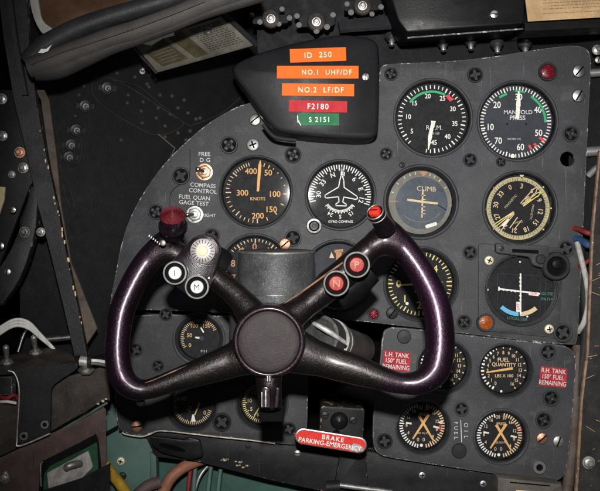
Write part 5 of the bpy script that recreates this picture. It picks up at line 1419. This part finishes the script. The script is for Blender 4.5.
b = B(UU(112)); b.tube([(-8, -10, -2), (2, -12, 2), (9, -9, 0), (12, -14, -4)], 2.2, 'wire_red', seg=8); b.obj('red_wire', facing(5, 386, 122), cb)
b = B(UU(112)); b.tube([(-8, -16, 0), (3, -15, 3), (11, -17, 0)], 1.5, 'wire_white', seg=8); b.obj('white_wire', facing(5, 386, 122), cb)
for i, (dx, dy) in enumerate(((0, 0), (1, 3), (3, 6))):
    hose('wire', [(-20, 342 + dy, 90), (-2, 329 + dy, 92), (14, 320 + dy, 90), (28, 322 + dy, 84), (40, 334 + dy * .6, 76), (54, 349, 66)], 1.5, 'wire_white', ['topmost white wire arching over the switch box', 'middle white wire of the three arching over the switch box', 'lowest white wire of the three arching over the switch box'][i], 'wire', 'white wires over the switch box')
hose('rod', [(40, 340, 40), (72, 337, 36)], 3.2, 'darksteel', 'dark horizontal rod behind the switch box and wires', 'rod')
hose('wire', [(18, 352, 60), (24, 334, 56), (30, 326, 50)], 1.2, 'steel', 'thin steel wire rising behind the farther toggle switch', 'wire')
cl = thing('cable_clamp', 'silver cable clamp on the console at the foot of the pillar', 'clamp', facing(84, 362, 96))
b = B(UU(96)); b.tube([(-4, 1, 0), (4, 0, 0)], 5, 'satin', seg=20, smooth=False); b.obj('sleeve', facing(84, 362, 96), cl)
b = B(UU(96)); b.tube([(4, 0, 0), (7.5, 0, 0)], 5.8, 'rubber', seg=20, smooth=False); b.tube([(-8, 1, 0), (-4, 1, 0)], 5.6, 'black_gloss', seg=20, smooth=False); b.obj('collar', facing(84, 362, 96), cl)
b = B(UU(96)); b.tube([(7, 1, 0), (14, 0, -4), (24, -3, -14)], 2.3, 'wire_white', seg=10); b.tube([(7, -1, 2), (14, -2, -2), (24, -6, -12)], 1.8, 'pipe_grey', seg=10); b.obj('cable', facing(84, 362, 96), cl)
b = B(UU(96)); b.lathe([(8, 0), (8, 2), (5, 3), (5, 6), (3.6, 7), (.001, 7)], 'steel', seg=6); b.obj('nut', along(W(86, 371, 90), Vector((.1, -.4, 1))), cl)

# brown side panel with hatch
SP = quadplate('side_lining', [(-30, 477, 150), (51, 437.5, 106), (106, 410, 74), (106, 540, 60), (-30, 560, 150)], 4, 'brown_panel', 'brown side panel with an open hatch at the bottom left', 'panel')
def spd(px): return 150 - (px + 30) * .56
o0 = MW[SP].translation
def on_sp(px, py, lift): return W(px, py, spd(px) + lift) - o0
def flatpoly(name, pts, lift, mat, parent, th=2.0, M=None):
    b = B(); P = [on_sp(x, y, lift) for x, y in pts]; Q = [p + Vector((0, th * U, 0)) for p in P]; k = len(P)
    b.add(P, [list(range(k))], mat); b.add(P + Q, [(i, (i + 1) % k, k + (i + 1) % k, k + i) for i in range(k)], mat)
    return b.obj(name, MW[SP], parent)
flatpoly('hatch_frame', rounded([(41, 461), (95, 433.5), (98, 441), (104, 500), (38, 500)], [4, 4, 2, 1, 1]), 3, 'black_gloss', SP, 3)
flatpoly('hatch_lining', rounded([(44, 474), (50, 466), (88, 447), (97, 442), (100, 500), (43, 500)], 2), 3.6, 'green_inner', SP, 1)
lp = flatpoly('latch_plate', rounded([(47, 473), (88, 451), (93, 467), (80, 480), (49, 492)], [2, 2, 2, 2, 2]), 6.5, 'latch_grey', SP, 3)
b = B(); b.tube([on_sp(66, 468, 9), on_sp(69, 466, 12), on_sp(76, 464, 12), on_sp(80, 463.5, 9)], 3.2 * U, 'steel', seg=14); b.obj('latch_handle', MW[SP], lp)
flatpoly('hatch_flap', rounded([(42, 491), (80, 479), (110, 463.5), (108, 500), (104, 540), (40, 540)], [1, 1, 1, 1, 1, 1]), 14, 'black_worn', SP, 3)
b = B(); b.tube([on_sp(41, 486, 5), on_sp(40.5, 466, 5), on_sp(43, 461.5, 5)], 1.0 * U, 'chrome', seg=8); b.tube([on_sp(44, 459.8, 5), on_sp(70, 447, 5), on_sp(94, 434.5, 5)], .7 * U, 'darksteel', seg=8); b.obj('frame_edge', MW[SP], SP)
for px, py, r in ((4, 478.5, 4.6), (5, 474, 2.6)): fastener('nut_steel', px, py, r, SP, spd(px) + 1, name='panel_screw')
b = B(); b.tube([on_sp(33, 450, 1.2), on_sp(33, 500, 1.2)], .4 * U, 'void', seg=6, smooth=False); b.obj('seam', MW[SP], SP)

# ------------------------------------------------------------------ camera, light, world
cam = bpy.data.cameras.new('camera'); co = bpy.data.objects.new('camera', cam); COL.objects.link(co)
co.location = (0, -D * U, 0); co.rotation_euler = (R(90), 0, 0)
cam.sensor_width = 36; cam.lens = 36 * D / 600; cam.clip_start = 0.01; cam.clip_end = 50
SC.camera = co

fl = bpy.data.lights.new('flash', 'SPOT'); fl.shadow_soft_size = 0.016; fl.spot_size = R(63); fl.spot_blend = 1.0; fl.energy = 57; fl.color = (1.0, 0.98, 0.95)
fo = bpy.data.objects.new('flash', fl); COL.objects.link(fo); fo.location = (-0.002, -D * U - 0.02, 0.115)
fo.rotation_euler = (W(425, 235) - fo.location).to_track_quat('-Z', 'Y').to_euler()
kl = bpy.data.lights.new('fill_light', 'AREA'); kl.size = 0.6; kl.energy = 0.9; kl.color = (0.93, 0.96, 1.0)  # added fill lamp to lift the shadows, not a fitted cockpit lamp
ko = bpy.data.objects.new('fill_light', kl); COL.objects.link(ko); ko.location = (0.45, -0.8, 0.75)
ko.rotation_euler = (Vector((0.1, 0, 0)) - ko.location).to_track_quat('-Z', 'Y').to_euler()

w = bpy.data.worlds.new('World'); SC.world = w; w.use_nodes = True
bg = w.node_tree.nodes['Background']; bg.inputs[0].default_value = (0.5, 0.52, 0.55, 1); bg.inputs[1].default_value = 0.045
SC.view_settings.view_transform = 'Standard'; SC.view_settings.look = 'None'; SC.view_settings.exposure = 0; SC.view_settings.gamma = 1
SC.cycles.max_bounces = 6
SC.cycles.transparent_max_bounces = 12
SC.cycles.use_denoising = True
